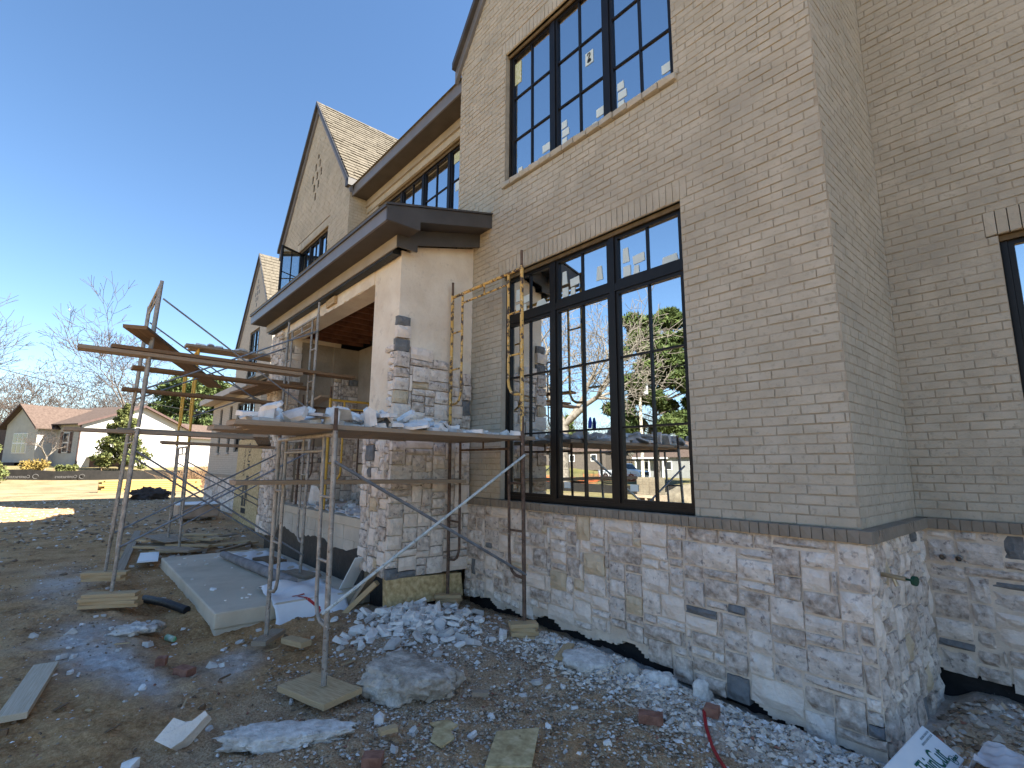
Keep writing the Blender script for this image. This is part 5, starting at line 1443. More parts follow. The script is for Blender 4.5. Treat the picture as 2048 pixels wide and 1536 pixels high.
for i in range(40):
    x = R.uniform(-15, -11.3); y = R.uniform(1.0, 3.4); s = R.uniform(0.06, 0.16)
    shard((x, y, g1(x, y)+s*0.2), (s*1.2, s, s*0.4), (R.gauss(0, 0.2), R.gauss(0, 0.2), R.uniform(0, 6.28)), R.choice(['chip', 'chip_grey']), 'debris_chip', 'pale stone chip lying around the scrap lumber heap', 'chip', 'chips around the scrap lumber')
# black pipe offcut under the slab edge
MB().tube([(-8.6, 0.95, 0.02), (-8.1, 1.1, 0.05), (-7.7, 1.3, 0.0)], 0.05, 12).build('drain_pipe', M['black'], smooth=True, label='black drain pipe poking out beneath the slab edge', cat='pipe')
gb = MB().tube([(-7.0, 1.02, g1(-7.0, 1.02)+0.04), (-6.86, 1.06, g1(-6.9, 1.06)+0.05)], [0.035, 0.03], 10)
gb.build('crushed_can', pm('green_can', (0.08, 0.35, 0.10), (0.6, 0.7, 0.6), 14, 0.4, 0.2), smooth=True, label='small crushed green and white can beside the slab edge', cat='can')
shard((-7.95, 1.62, SZ+0.012), (0.12, 0.07, 0.02), (0, 0, 0.4), 'card', 'paper_scrap', 'crumpled white paper scrap on the middle of the slab', 'paper', None)

# ------------------------------------------------------------------ cardboard box and wrapped crate
T_, Rr, Bl = Vector((-0.975, 4.385, 0.16)), Vector((-0.782, 4.375, 0.04)), Vector((-1.007, 3.6075, 0.16))
exn = (T_-Bl).normalized(); ey = Rr-T_
eyn = (ey-exn*ey.dot(exn)).normalized(); Wy = 0.232; Lx = 0.86
ezn = (exn.cross(eyn)); ezn = ezn if ezn.z > 0 else -ezn
Bl = T_-exn*Lx
cb = MB()
dn = -ezn*0.24
cs = [Bl, T_, T_+eyn*Wy, Bl+eyn*Wy]
cb.add([c+dn for c in cs]+cs, [(0,1,2,3)[::-1], (4,5,6,7), (0,1,5,4), (1,2,6,5), (2,3,7,6), (3,0,4,7)])
cbo = cb.build('cardboard_box', M['card'], label='white cardboard box with green lettering at the corner of the stone base', cat='box')
bv = cbo.modifiers.new('bevel', 'BEVEL'); bv.width = 0.006; bv.segments = 2
MB().add([Bl+eyn*(Wy*0.5-0.003)+Vector((0,0,0.003)), T_+eyn*(Wy*0.5-0.003)+Vector((0,0,0.003)), T_+eyn*(Wy*0.5+0.003)+Vector((0,0,0.003)), Bl+eyn*(Wy*0.5+0.003)+Vector((0,0,0.003))], [(0,1,2,3)]) if False else None
upv = ezn*0.003
letter_up = -eyn
text('ThinCut', 0.15, basis(T_-exn*0.50+eyn*0.185+upv, exn, letter_up), 'green_print', cbo, sx=0.72)
text('NATURAL STONE FOR', 0.016, basis(T_-exn*0.19+eyn*0.042+upv, exn, letter_up), 'grey_print', cbo)
text('FIREPLACE & STUDY DECOR', 0.016, basis(T_-exn*0.235+eyn*0.064+upv, exn, letter_up), 'grey_print', cbo)
text('Aspico', 0.036, basis(T_-exn*0.135+eyn*0.205+upv, exn, letter_up), 'green_print', cbo, shear=0.3)
ring_ = [T_-exn*(0.115-0.026*math.cos(a))+eyn*(0.196+0.026*math.sin(a))+upv for a in [k*math.pi/8 for k in range(17)]]
MB().tube(ring_, 0.0015, 5).build('printed_logo', M['green_print'], cbo)
MB().add([T_-exn*0.15+eyn*0.18+upv, T_-exn*0.15+eyn*0.187+upv, T_-exn*0.34+eyn*0.187+upv, T_-exn*0.34+eyn*0.18+upv], [(0,1,2,3)]).build('printed_line', M['grey_print'], cbo)
def cloudy():
    mt = bpy.data.materials.new('cloudy_plastic'); mt.use_nodes = True
    n_ = mt.node_tree.nodes; l_ = mt.node_tree.links
    b_ = n_['Principled BSDF']; b_.inputs['Base Color'].default_value = (0.72, 0.70, 0.74, 1); b_.inputs['Roughness'].default_value = 0.3
    tr = n_.new('ShaderNodeBsdfTransparent'); mx_ = n_.new('ShaderNodeMixShader'); mx_.inputs[0].default_value = 0.62
    l_.new(tr.outputs[0], mx_.inputs[1]); l_.new(b_.outputs[0], mx_.inputs[2]); l_.new(mx_.outputs[0], n_['Material Output'].inputs[0])
    return mt
# crate wrapped in plastic
cx_, cy_ = -0.42, 4.02
ctr = thing('wrapped_crate', 'wooden crate loosely wrapped in clear plastic beside the cardboard box', 'crate', (cx_, cy_, -0.15))
a_ = math.atan2(exn.y, exn.x)
cu_ = Vector((0.04, 0.999, 0)); cv_ = Vector((0.999, -0.04, 0))
def loc2(u_, v_, z): return Vector((-0.70, 4.44, -0.02))+cu_*u_+cv_*v_+Vector((0, 0, z))
for i in range(4):
    q0, q1 = loc2(-0.55, 0.06+i*0.125, 0.10), loc2(0.0, 0.06+i*0.125, 0.10)
    plank(q0, q1, 0.11, 0.02, 'wood_yellow' if i % 2 else 'wood_brown', 'slat', parent=ctr)
for v_ in (0.0, 0.5):
    plank(loc2(-0.55, v_, -0.03), loc2(0.0, v_, -0.03), 0.02, 0.24, 'wood_brown', 'side', parent=ctr)
V = []; F = []; nu, nv = 24, 30
for i in range(nu+1):
    for j in range(nv+1):
        u_, v_ = -0.30+0.36*i/nu, -0.06+0.72*j/nv
        z = 0.15+0.02*math.sin(13*u_+19*v_)+0.016*abs(math.sin(31*u_-23*v_))+0.012*abs(math.sin(47*v_+9*u_))+0.01*math.sin(71*u_)
        if i > nu-4: z -= (i-nu+4)*0.06
        if j < 3: z -= (3-j)*0.06
        V.append(loc2(u_, v_, z))
for i in range(nu):
    for j in range(nv):
        k = i*(nv+1)+j; F.append((k, k+nv+1, k+nv+2, k+1))
pq = MB(); pq.add(V, F); pq.build('plastic_wrap', cloudy(), ctr, smooth=True)
# ------------------------------------------------------------------ trees
def grow(seed, h, spread, levels=6, trunk_r=0.3, lean=0.0, first=0.28, splits=(3, 4), up_=0.35, droop=0.0, ratio=0.72):
    rr = random.Random(seed)
    segs = []
    def rec(p, d, L_, r, lev):
        n_ = 3 if lev < 3 else 2
        q = p; dd = d
        for i in range(n_):
            dd = (dd + Vector((rr.gauss(0, 1), rr.gauss(0, 1), rr.gauss(0, 1)))*0.10 + Vector((0, 0, up_*0.12-droop*0.1))).normalized()
            q2 = q+dd*L_/n_
            r2 = r*(1-0.32/n_)
            segs.append((q, q2, r, r2, lev)); q = q2; r = r2
            if lev >= 2 and lev < levels and i < n_-1 and rr.random() < 0.75:
                a = dd.orthogonal(); a.rotate(Matrix.Rotation(rr.uniform(0, 6.28), 3, dd))
                rec(q, (dd*0.75+a*rr.uniform(0.5, 0.9)).normalized(), L_*ratio*rr.uniform(0.6, 0.9), r*0.55, lev+1)
        if lev < levels:
            k = rr.randint(*splits) if lev < 2 else rr.randint(2, 3)
            ph = rr.uniform(0, 6.28)
            for j in range(k):
                a = dd.orthogonal(); a.rotate(Matrix.Rotation(ph+j*6.28/k+rr.uniform(-0.4, 0.4), 3, dd))
                sp_ = spread*rr.uniform(0.55, 1.1)
                rec(q, (dd+a*sp_).normalized(), L_*ratio*rr.uniform(0.8, 1.15), r*(0.75 if j == 0 else 0.6), lev+1)
    rec(Vector((0, 0, -0.3)), Vector((lean, 0, 1)).normalized(), h*first, trunk_r, 0)
    return segs
def tube_mesh(segs, mat, name, n_=None):
    Vs = []; Fs = []; b = 0
    P0 = np.array([s[0] for s in segs]); P1 = np.array([s[1] for s in segs]); r_0 = np.array([s[2] for s in segs]); r_1 = np.array([s[3] for s in segs])
    D = P1-P0; D /= np.linalg.norm(D, axis=1)[:, None]
    ref = np.where(np.abs(D[:, 2:3]) < 0.9, np.array([[0, 0, 1.0]]), np.array([[1.0, 0, 0]]))
    A = np.cross(D, ref); A /= np.linalg.norm(A, axis=1)[:, None]; B = np.cross(D, A)
    n_ = n_ or 4
    an = np.arange(n_)*2*np.pi/n_
    ring = A[:, None, :]*np.cos(an)[None, :, None]+B[:, None, :]*np.sin(an)[None, :, None]
    V0 = P0[:, None, :]+ring*r_0[:, None, None]; V1 = P1[:, None, :]+ring*r_1[:, None, None]
    V = np.concatenate([V0, V1], 1).reshape(-1, 3)
    k = np.arange(n_); kk = (k+1) % n_
    f = np.stack([k, kk, n_+kk, n_+k], -1)
    F = (f[None]+(np.arange(len(segs))*2*n_)[:, None, None]).reshape(-1, 4)
    return npmesh(name, V, F, M[mat], smooth=True)
TREEM = {}
def bare_tree(key, seed, h, spread, loc, label, group=None, rotz=0.0, scale=1.0, levels=6, trunk_r=0.3, bark='bark', twig='twig', sz=None, **k):
    if key not in TREEM:
        sg = grow(seed, h, spread, levels, trunk_r, **k)
        mn = (0.02 if twig == 'twig' else 0.013)*h/16
        sg = [(a, b, max(r_, mn), max(q, mn), l_) for a, b, r_, q, l_ in sg]
        TREEM[key] = (tube_mesh([s for s in sg if s[4] <= 2], bark, 'trunk', 7), tube_mesh([s for s in sg if s[4] > 2], twig, 'crown', 3))
    t = thing('bare_tree', label, 'tree', loc, group)
    t.rotation_euler = (0, 0, rotz); t.scale = sz or (scale,)*3
    for nm, me in zip(('trunk', 'crown'), TREEM[key]):
        o = bpy.data.objects.new(nm, me); C.objects.link(o); o.parent = t
    return t
def thicket(name, x0, x1, y0, y1, h, n_, seed, label):
    rng = np.random.default_rng(seed)
    x = rng.uniform(x0, x1, n_); y = rng.uniform(y0, y1, n_); t = rng.random(n_)
    top = h*(0.6+0.5*vnoise(x*0.16+seed, y*0.16, 5))
    z = gz(x, y)+top*t**1.7
    a = np.stack([rng.normal(0, 0.5, n_), rng.normal(0, 0.5, n_), np.abs(rng.normal(0.7, 0.4, n_))+0.1], -1); a /= np.linalg.norm(a, axis=1)[:, None]
    b = np.cross(a, rng.normal(size=(n_, 3))); b /= np.linalg.norm(b, axis=1)[:, None]
    L_ = rng.uniform(0.8, 2.4, n_)[:, None]*(1.2-0.7*t)[:, None]; w_ = 0.085*(1.3-0.8*t)[:, None]
    p = np.stack([x, y, z], -1)
    V = np.stack([p-a*L_/2, p+b*w_, p+a*L_/2, p-b*w_], 1).reshape(-1, 3)
    F = (np.arange(n_)*4)[:, None]+np.arange(4)[None]
    return link(name, npmesh(name, V, F, M['thicket']), label=label, cat='woods', kind='stuff')
def leaf_cloud(centres, radii, per, size, seed, elong=2.2, flatz=1.0):
    rng = np.random.default_rng(seed)
    Cn = np.repeat(np.array(centres), per, 0); Rn = np.repeat(np.array(radii), per, 0)
    N = len(Cn)
    d = rng.normal(size=(N, 3)); d /= np.linalg.norm(d, axis=1)[:, None]
    p = Cn+d*(Rn*rng.random(N)**0.45)[:, None]*np.array([1, 1, flatz])
    a = rng.normal(size=(N, 3)); a = a*0.7+d*0.6; a /= np.linalg.norm(a, axis=1)[:, None]
    b = np.cross(a, rng.normal(size=(N, 3))); b /= np.linalg.norm(b, axis=1)[:, None]
    s = size*rng.uniform(0.5, 1.2, N)[:, None]
    V = np.stack([p-a*s*elong*0.5, p+b*s*0.5, p+a*s*elong*0.5, p-b*s*0.5], 1).reshape(-1, 3)
    F = (np.arange(N)*4)[:, None]+np.arange(4)[None]
    return V, F
def evergreen(loc, h, r_, seed, mat, label, kind='cedar', group=None, trunk=True, per=60, leaf=0.22, elong=2.4):
    rr = random.Random(seed)
    cs = []; rs_ = []
    br = []
    if kind == 'cedar':
        n_ = 90
        for i in range(n_):
            t = (i+0.5)/n_
            rad_ = r_*(1-t)**0.75*rr.uniform(0.55, 1.08)
            a = rr.uniform(0, 6.28)
            cs.append((math.cos(a)*rad_*0.8, math.sin(a)*rad_*0.8, h*(0.06+0.92*t)+rr.uniform(-0.2, 0.2))); rs_.append(r_*rr.uniform(0.16, 0.30)*(1.1-0.6*t))
            br.append((Vector((0, 0, cs[-1][2]-0.15*rad_)), Vector(cs[-1]), 0.03, 0.012, 1))
    else:
        n_ = 75
        for i in range(n_):
            t = rr.random()
            z = h*(0.32+0.66*t)
            rad_ = r_*math.sqrt(max(0.05, 1-((t-0.4)/0.66)**2))*rr.uniform(0.3, 1.05)
            a = rr.uniform(0, 6.28)
            cs.append((math.cos(a)*rad_, math.sin(a)*rad_, z)); rs_.append(r_*rr.uniform(0.15, 0.27))
            br.append((Vector((0, 0, z-0.35*rad_)), Vector(cs[-1]), 0.07, 0.025, 1))
    t = thing('evergreen_tree', label, 'tree', loc, group)
    V, F = leaf_cloud(cs, rs_, per, leaf, seed, elong, 0.62)
    o = bpy.data.objects.new('crown', npmesh('crown', V, F, M[mat])); C.objects.link(o); o.parent = t
    br.append((Vector((0, 0, -0.4)), Vector((0, 0, h*0.55)), 0.035*h*0.6, 0.02*h*0.5, 0)); br.append((Vector((0, 0, h*0.55)), Vector((0, 0, h*0.97)), 0.02*h*0.5, 0.02, 0))
    o = bpy.data.objects.new('trunk', tube_mesh(br, 'bark', 'trunk', 6)); C.objects.link(o); o.parent = t
    return t
def shrub(loc, r_, h, seed, mat, label, per=40, leaf=0.1, n_=30):
    rr = random.Random(seed)
    cs = [(rr.uniform(-1, 1)*r_*0.75, rr.uniform(-1, 1)*r_*0.75, h*rr.uniform(0.2, 0.85)) for _ in range(n_)]
    V, F = leaf_cloud(cs, [min(r_, h)*0.33]*n_, per, leaf, seed, 2.5)
    me = npmesh('shrub', V, F, M[mat])
    o = link('shrub', me, label=label, cat='shrub'); o.location = loc
    return o

# trees beyond the neighbour's house (seen directly)
bare_tree('a', 11, 17, 0.62, (-92, -3.6, 1.2), 'wide bare tree behind the brown roof with the peaked front gable', rotz=0.4, scale=0.98)
bare_tree('b', 12, 22, 0.45, (-96, 6.5, 1.3), 'tall slender bare tree rising behind the scaffold planks', rotz=1.0, scale=1.06, first=0.34, ratio=0.74)
bare_tree('a', 11, 17, 0.62, (-118, -8, 1.4), 'far bare tree with pale twigs behind the wide one', rotz=2.4, scale=1.0)
bare_tree('b', 12, 22, 0.45, (-84, -12.0, 1.0), 'bare tree whose branches reach in above the utility cable', rotz=3.9, scale=0.74)
bare_tree('c', 13, 15, 0.7, (-112, 1.5, 1.4), 'rounded bare tree far behind the white gable wall', rotz=0.2, scale=1.0)
bare_tree('c', 13, 15, 0.7, (-125, 10.5, 1.4), 'distant bare tree glimpsed between the cedar and brick wing', rotz=2.2, scale=1.25)
for i, (x, y, s, rz, lb) in enumerate(((-128, -20, 1.0, 1.1, 'far bare tree in the hazy row at the end of the yard'), (-132, -12, 1.1, 4.0, 'far bare tree in the hazy row at the end of the yard'), (-135, -4, 1.05, 2.7, 'far bare tree in the hazy row at the end of the yard'), (-138, 6, 1.0, 5.2, 'far bare tree in the hazy row at the end of the yard'), (-130, 14, 0.9, 0.6, 'far bare tree in the hazy row at the end of the yard'))):
    bare_tree('a', 11, 17, 0.62, (x, y, 1.2), lb, 'hazy row of far bare trees', rotz=rz, scale=s*0.75, sz=(s, s, s*0.72))
evergreen((-62, 3.6, 1.3), 6.2, 2.6, 21, 'cedar', 'broad yellow green cedar before the white gable wall', 'cedar', per=130, leaf=0.16)
evergreen((-52, -5.2, 0.5), 4.8, 1.9, 22, 'cedar', 'yellow green evergreen before the dark porch of the white house', 'cedar', per=110, leaf=0.13)
evergreen((-92, 13.2, 1.2), 14.0, 6.5, 23, 'pine', 'green pine behind the brown roof beyond the brick wing', 'pine', per=160, leaf=0.3)
evergreen((-100, 19.0, 1.2), 15.0, 5.0, 24, 'cedar', 'yellowish evergreen rising behind the low brick wing roof', 'pine', per=60, leaf=0.4)
bare_tree('d', 14, 5.0, 0.75, (-60.5, -1.75, 1.35), 'small multi stemmed bare tree before the shuttered window', rotz=0.5, levels=5, trunk_r=0.13, bark='bark_pale', first=0.26)
shrub((-57, -2.2, 1.05), 0.95, 0.95, 31, 'bush_y', 'rounded golden shrub under the small bare tree')
shrub((-57, -0.2, 1.05), 0.8, 0.6, 32, 'cedar', 'low green shrub beside the golden one')
for i, (x, y, s) in enumerate(((-50, 9.4, 1.6), (-48, 7.6, 1.4), (-52, 11.0, 1.7))):
    sg = []
    rr = random.Random(40+i)
    for k in range(240):
        a = rr.uniform(0, 6.28); e = rr.uniform(0.5, 1.4); L_ = s*rr.uniform(0.8, 1.5)
        p = Vector((rr.gauss(0, 0.55), rr.gauss(0, 0.7), 0)); d = Vector((math.cos(a)*math.cos(e), math.sin(a)*math.cos(e), math.sin(e)))
        q = p+d*L_*0.6; sg.append((p, q, 0.016, 0.012, 3)); sg.append((q, q+(d+Vector((rr.gauss(0, .4), rr.gauss(0, .4), 0)))*L_*0.45, 0.012, 0.007, 3))
    o = link('brush', tube_mesh(sg, 'bush_b', 'brush', 3), label='tangle of dry brown brush behind the yellow lumber', cat='shrub', group='dry brush behind the lumber'); o.location = (x, y, g1(x, y))

thicket('far_woods', -150, -128, -60, 45, 21, 60000, 3, 'grey brown far woods behind the white house')
thicket('far_woods', -110, 60, -125, -96, 15, 60000, 4, 'grey brown far woods beyond the street mirrored in the windows')
# ------------------------------------------------------------------ neighbouring house
NH = thing('neighbour_house', 'low white house with brown roof and shuttered windows across the yard', 'house', (-70, 0.2, 1.4))
NB = Vector((-66.0, 0.35, 1.45))
e1 = Vector((-0.50, 0.866, 0)); e2 = Vector((-0.866, -0.50, 0))        # along the sunlit gable wall, along the shaded front
def NP(a, b, z): p = NB+e1*a+e2*b; return (p.x, p.y, p.z+z)
def nbox(q, a0, a1, b0, b1, z0, z1):
    q.add([NP(a0, b0, z0), NP(a1, b0, z0), NP(a1, b1, z0), NP(a0, b1, z0), NP(a0, b0, z1), NP(a1, b0, z1), NP(a1, b1, z1), NP(a0, b1, z1)],
          [(0,3,2,1),(4,5,6,7),(0,1,5,4),(1,2,6,5),(2,3,7,6),(3,0,4,7)])
GW, GD, EH, RH = 11.5, 9.5, 4.35, 6.6
q = MB(); nbox(q, 0, GW, 0, GD, -1.0, EH)
q.add([NP(0, 0, EH), NP(GW, 0, EH), NP(GW/2, 0, RH), NP(0, GD, EH), NP(GW, GD, EH), NP(GW/2, GD, RH)], [(0,1,2), (3,5,4), (0,2,5,3), (1,4,5,2)])
nbox(q, -1.6, 0.0, 3.6, 8.6, 0.4, EH-0.2)
q.add([NP(-1.6, 3.6, EH-0.2), NP(-1.6, 8.6, EH-0.2), NP(-1.6, 6.1, EH+1.75), NP(0, 3.6, EH-0.2), NP(0, 8.6, EH-0.2), NP(0, 6.1, EH+1.75)], [(0,2,1), (0,3,5,2), (1,2,5,4)])
q.build('wall', M['siding'], NH)
q = MB()
def slope(a0, z0, a1, z1, b0, b1, t=0.12):
    q.add([NP(a0, b0, z0), NP(a0, b1, z0), NP(a1, b1, z1), NP(a1, b0, z1), NP(a0, b0, z0+t), NP(a0, b1, z0+t), NP(a1, b1, z1+t), NP(a1, b0, z1+t)],
          [(0,3,2,1),(4,5,6,7),(0,1,5,4),(1,2,6,5),(2,3,7,6),(3,0,4,7)])
k_ = (RH-EH)/(GW/2)
slope(-0.6, EH-0.6*k_, GW/2, RH, -0.55, GD+0.4); slope(GW+0.6, EH-0.6*k_, GW/2, RH, -0.55, GD+0.4)
q.build('roof', M['roof_brown'], NH)
q = MB()
def gslope(b0, z0, b1, z1, a0, a1, t=0.1):
    q.add([NP(a0, b0, z0), NP(a1, b0, z0), NP(a1, b1, z1), NP(a0, b1, z1), NP(a0, b0, z0+t), NP(a1, b0, z0+t), NP(a1, b1, z1+t), NP(a0, b1, z1+t)],
          [(0,3,2,1),(4,5,6,7),(0,1,5,4),(1,2,6,5),(2,3,7,6),(3,0,4,7)])
gslope(3.0, EH-0.67, 6.1, EH+1.78, -2.1, 4.5); gslope(9.2, EH-0.67, 6.1, EH+1.78, -2.1, 4.5)
q.build('roof', M['roof_brown'], NH)
q = MB(); nbox(q, -2.13, -2.1, 2.95, 3.1, EH-0.75, EH-0.5)
for (b0, b1) in ((3.0, 6.1), (9.2, 6.1)):
    q.add([NP(-2.12, b0, EH-0.72), NP(-2.12, b1, EH+1.72), NP(-2.12, b1, EH+1.9), NP(-2.12, b0, EH-0.54), NP(-2.02, b0, EH-0.72), NP(-2.02, b1, EH+1.72)], [(0,1,2,3), (0,4,5,1)])
for (a0, a1) in ((-0.62, GW/2), (GW+0.62, GW/2)):
    za = EH-0.62*k_
    q.add([NP(a0, -0.56, za-0.1), NP(a1, -0.56, RH-0.1), NP(a1, -0.56, RH+0.13), NP(a0, -0.56, za+0.13)], [(0,1,2,3)])
nbox(q, -0.05, 0.05, -0.04, 0.06, -1, EH-0.2)
q.build('trim', M['dark_trim'], NH)
def nwin(a, b0, b1, z0, z1, nm='window', mul=3, rows=2):
    q = MB(); nbox(q, a-0.06, a, b0, b1, z0, z1); wo_ = q.build(nm, M['white_trim'], NH)
    wv = (b1-b0)/mul; hv = (z1-z0)/rows
    for i in range(mul):
        for j in range(rows):
            q = MB(); nbox(q, a-0.075, a-0.055, b0+i*wv+0.07, b0+(i+1)*wv-0.07, z0+j*hv+0.07, z0+(j+1)*hv-0.07); q.build('pane', M['dark_glass'], wo_)
nwin(-1.6, 5.0, 7.2, 1.3, 3.3)
nwin(0.0, 1.5, 2.35, 1.4, 3.4, mul=1)
for b0 in (1.0, 2.42):
    q = MB(); nbox(q, -0.05, 0, b0, b0+0.42, 1.35, 3.45); q.build('shutter', M['dark_trim'], NH)
q = MB(); nbox(q, -0.5, 2.5, 8.7, 12.5, -0.5, EH-0.4); q.build('porch_shade', M['dark_trim'], NH)
# garage wing behind, lower ground openings on the gable side
q = MB(); nbox(q, GW-0.5, GW+9, 2.0, 9.0, -1, 3.6); q.build('wall', M['siding'], NH)
q = MB()
slope(GW+9.4, 3.4, GW+9.39, 3.41, 1.5, 9.5)
q.add([NP(GW-1, 1.5, 3.55), NP(GW+9.5, 1.5, 3.55), NP(GW+9.5, 5.5, 5.6), NP(GW-1, 5.5, 5.6), NP(GW-1, 9.5, 3.55), NP(GW+9.5, 9.5, 3.55)], [(0,1,2,3), (3,2,5,4)])
q.build('roof', M['roof_brown'], NH)
q = MB(); nbox(q, 1.2, 5.2, -0.03, 0.1, -0.9, 0.9); q.build('garage_door', M['dark_trim'], NH)
q = MB(); nbox(q, 0.9, 5.8, -1.2, 0, 0.95, 1.08); q.build('awning', M['white_trim'], NH)
# utility cable
q = MB(); pts = []
for i in range(25):
    t = i/24; pts.append((-60, -14+26*t, 12.0-5.2*t-1.2*math.sin(math.pi*t)*0.6))
q.tube(pts, 0.03, 5).build('utility_cable', M['cable'], smooth=True, label='thin dark utility cable sagging across the sky', cat='cable')

# silt fence, lumber, pallets in the yard
SF = thing('silt_fence', 'black silt fence running across the sunlit yard before the white house', 'fence', (-56, 0, 0.3))
q = MB(); pts = [(-55.5+0.4*math.sin(i*0.7), -16+i*1.5) for i in range(22)]
for (a, b) in zip(pts[:-1], pts[1:]):
    za, zb = g1(*a), g1(*b); w_ = 0.05*math.sin(a[1]*3)
    q.add([(a[0], a[1], za-0.05), (b[0], b[1], zb-0.05), (b[0]+0.02, b[1], zb+0.78+w_), (a[0]+0.02, a[1], za+0.78+0.05*math.sin(a[1]*1.7))], [(0,1,2,3)])
sf = q.build('fabric', M['silt'], SF); sd = sf.modifiers.new('t', 'SOLIDIFY'); sd.thickness = 0.01
for (a, b) in pts[::2]:
    plank((a-0.05, b, g1(a, b)-0.2), (a-0.05, b, g1(a, b)+0.95), 0.05, 0.05, 'wood_brown', 'stake', parent=SF)
for y in (-5.3, -2.5, 0.3):
    text('Contractors', 0.34, basis((-55.0, y+0.2, g1(-55, y)+0.22), (0, -1, 0), (0, 0, 1)), 'white_print', SF, sx=0.8)
    MB().tube([(-55.0, y+0.5+0.17*math.cos(a), g1(-55, y)+0.34+0.17*math.sin(a)) for a in [k*math.pi/7 for k in range(13)]], 0.02, 5).build('printed_logo', M['white_print'], SF)
for r_ in range(6):
    for c_ in range(3):
        z = 0.05+g1(-42.5, 4)+r_*0.13
        plank((-42.3-c_*0.3, 1.5+0.15*((r_+c_) % 3), z), (-42.3-c_*0.3, 7.2-0.2*((r_*2+c_) % 3), z), 0.28, 0.11, 'wood_yellow', 'lumber_beam', 'yellow beam in the lumber stack before the silt fence', 'lumber', 'yellow lumber stack')
WP = thing('wrapped_pallet', 'brown paper wrapped pallet on the dirt before the sheathed wall', 'pallet', (-20, 3.3, 0.05))
q = MB().box((-20.6, 2.75, 0.08), (-19.5, 3.95, 0.50)); o = q.build('bundle', M['wrap'], WP); bv = o.modifiers.new('b', 'BEVEL'); bv.width = 0.06; bv.segments = 3
MB().box((-20.7, 2.7, 0.50), (-19.4, 4.0, 0.53)).build('top_sheet', M['card'], WP)
for y in (2.85, 3.35, 3.8):
    plank((-20.6, y, 0.03), (-19.5, y, 0.03), 0.1, 0.07, 'wood_old', 'runner', parent=WP)
lump('shingle_pile', (-33, 3.3, 0.1), (0.55, 0.85, 0.42), 44, 'asphalt', 'dark pile of torn shingles at the edge of the house shadow', 'debris pile', (0, 0, 0), 0.5, 4, None, 3.5)
for i in range(14):
    x = -33+R.gauss(0, 0.45); y = 3.3+R.gauss(0, 0.7)
    shard((x, y, 0.25+R.uniform(-0.15, 0.2)), (0.5, 0.35, 0.03), (R.gauss(0, 0.4), R.gauss(0, 0.4), R.uniform(0, 6)), 'asphalt', 'shingle_scrap', 'dark torn shingle on the pile at the shadow edge', 'shingle', 'torn shingles on the pile')

# ------------------------------------------------------------------ what the windows mirror: street side behind the camera
bare_tree('big', 15, 25, 0.74, (-29.5, -22, 0.1), 'great spreading bare tree on the lawn mirrored in the tall window', rotz=0.3, levels=6, trunk_r=0.62, bark='bark_pale', twig='bark_pale', first=0.22, splits=(4, 5), ratio=0.77)
evergreen((-25.6, -30, 0.2), 15.5, 4.6, 51, 'pine', 'big green pine on the lawn mirrored in the tall window', 'pine', per=900, leaf=0.15, elong=4.5)
UP = thing('utility_pole', 'pale wooden utility pole with a transformer mirrored in the tall window', 'pole', (-24.3, -26.0, 0.2))
MB().tube([(-24.3, -26.0, -0.2), (-24.3, -26.0, 9.9)], [0.15, 0.11], 10).build('mast', M['pole'], UP, smooth=True)
MB().tube([(-24.0, -26.3, 7.75), (-24.0, -26.3, 8.75)], 0.24, 14).build('transformer', M['car_white'], UP, smooth=True)
MB().box((-25.1, -26.06, 9.5), (-23.5, -25.94, 9.62)).build('crossarm', M['pole'], UP)
MB().tube([(-70, -24, 10.2), (-24.3, -26.0, 9.65), (20, -28, 10.2)], 0.02, 5).build('overhead_wire', M['cable'], label='thin overhead wire from the mirrored utility pole', cat='wire')
# pickup truck
TK = thing('pickup_truck', 'white crew cab pickup truck parked on the street mirrored in the tall window', 'truck', (-34.6, -37, 0.4))
tx, ty, tz = -34.6, -37.0, 0.38
TA = 0.0
prof = [(-2.85, 0.55), (-2.85, 1.12), (-1.05, 1.14), (-0.98, 1.15), (-0.80, 1.80), (-0.60, 1.88), (0.55, 1.88), (0.75, 1.82), (1.35, 1.22), (2.55, 1.10), (2.80, 1.00), (2.88, 0.62), (2.70, 0.42), (-2.75, 0.42)]
q = MB().prism([(tx+a, tz+b) for a, b in prof], 'y', ty-0.95, ty+0.95)
o = q.build('body', M['car_white'], TK); bv = o.modifiers.new('b', 'BEVEL'); bv.width = 0.05; bv.segments = 2; bv.limit_method = 'ANGLE'
for (gp, nm) in (([(-0.82, 1.24), (-0.70, 1.74), (-0.02, 1.78), (-0.02, 1.24)], 'side_window'), ([(0.06, 1.24), (0.06, 1.78), (0.58, 1.76), (1.08, 1.26)], 'side_window')):
    for s in (-0.962, 0.952):
        MB().prism([(tx+a, tz+b) for a, b in gp], 'y', ty+s, ty+s+0.01).build(nm, M['dark_glass'], TK)
MB().add([(tx+0.80, ty-0.8, tz+1.80), (tx+0.80, ty+0.8, tz+1.80), (tx+1.32, ty+0.85, tz+1.265), (tx+1.32, ty-0.85, tz+1.265)], [(0,1,2,3)]).build('windscreen', M['dark_glass'], TK)
MB().box((tx+2.87, ty-0.7, tz+0.62), (tx+2.90, ty+0.7, tz+0.98)).build('grille', M['cable'], TK)
MB().box((tx+2.80, ty+0.955, tz+0.3), (tx+2.86, ty+0.957, tz+0.4)).build('bumper', M['rim'], TK)
MB().box((tx-2.80, ty-0.80, tz+1.10), (tx-1.02, ty+0.80, tz+1.155)).build('bed', M['cable'], TK)
for s in (-0.6, 0.6):
    MB().box((tx+2.72, ty+s-0.16, tz+0.86), (tx+2.885, ty+s+0.16, tz+1.0)).build('headlight', M['rim'], TK)
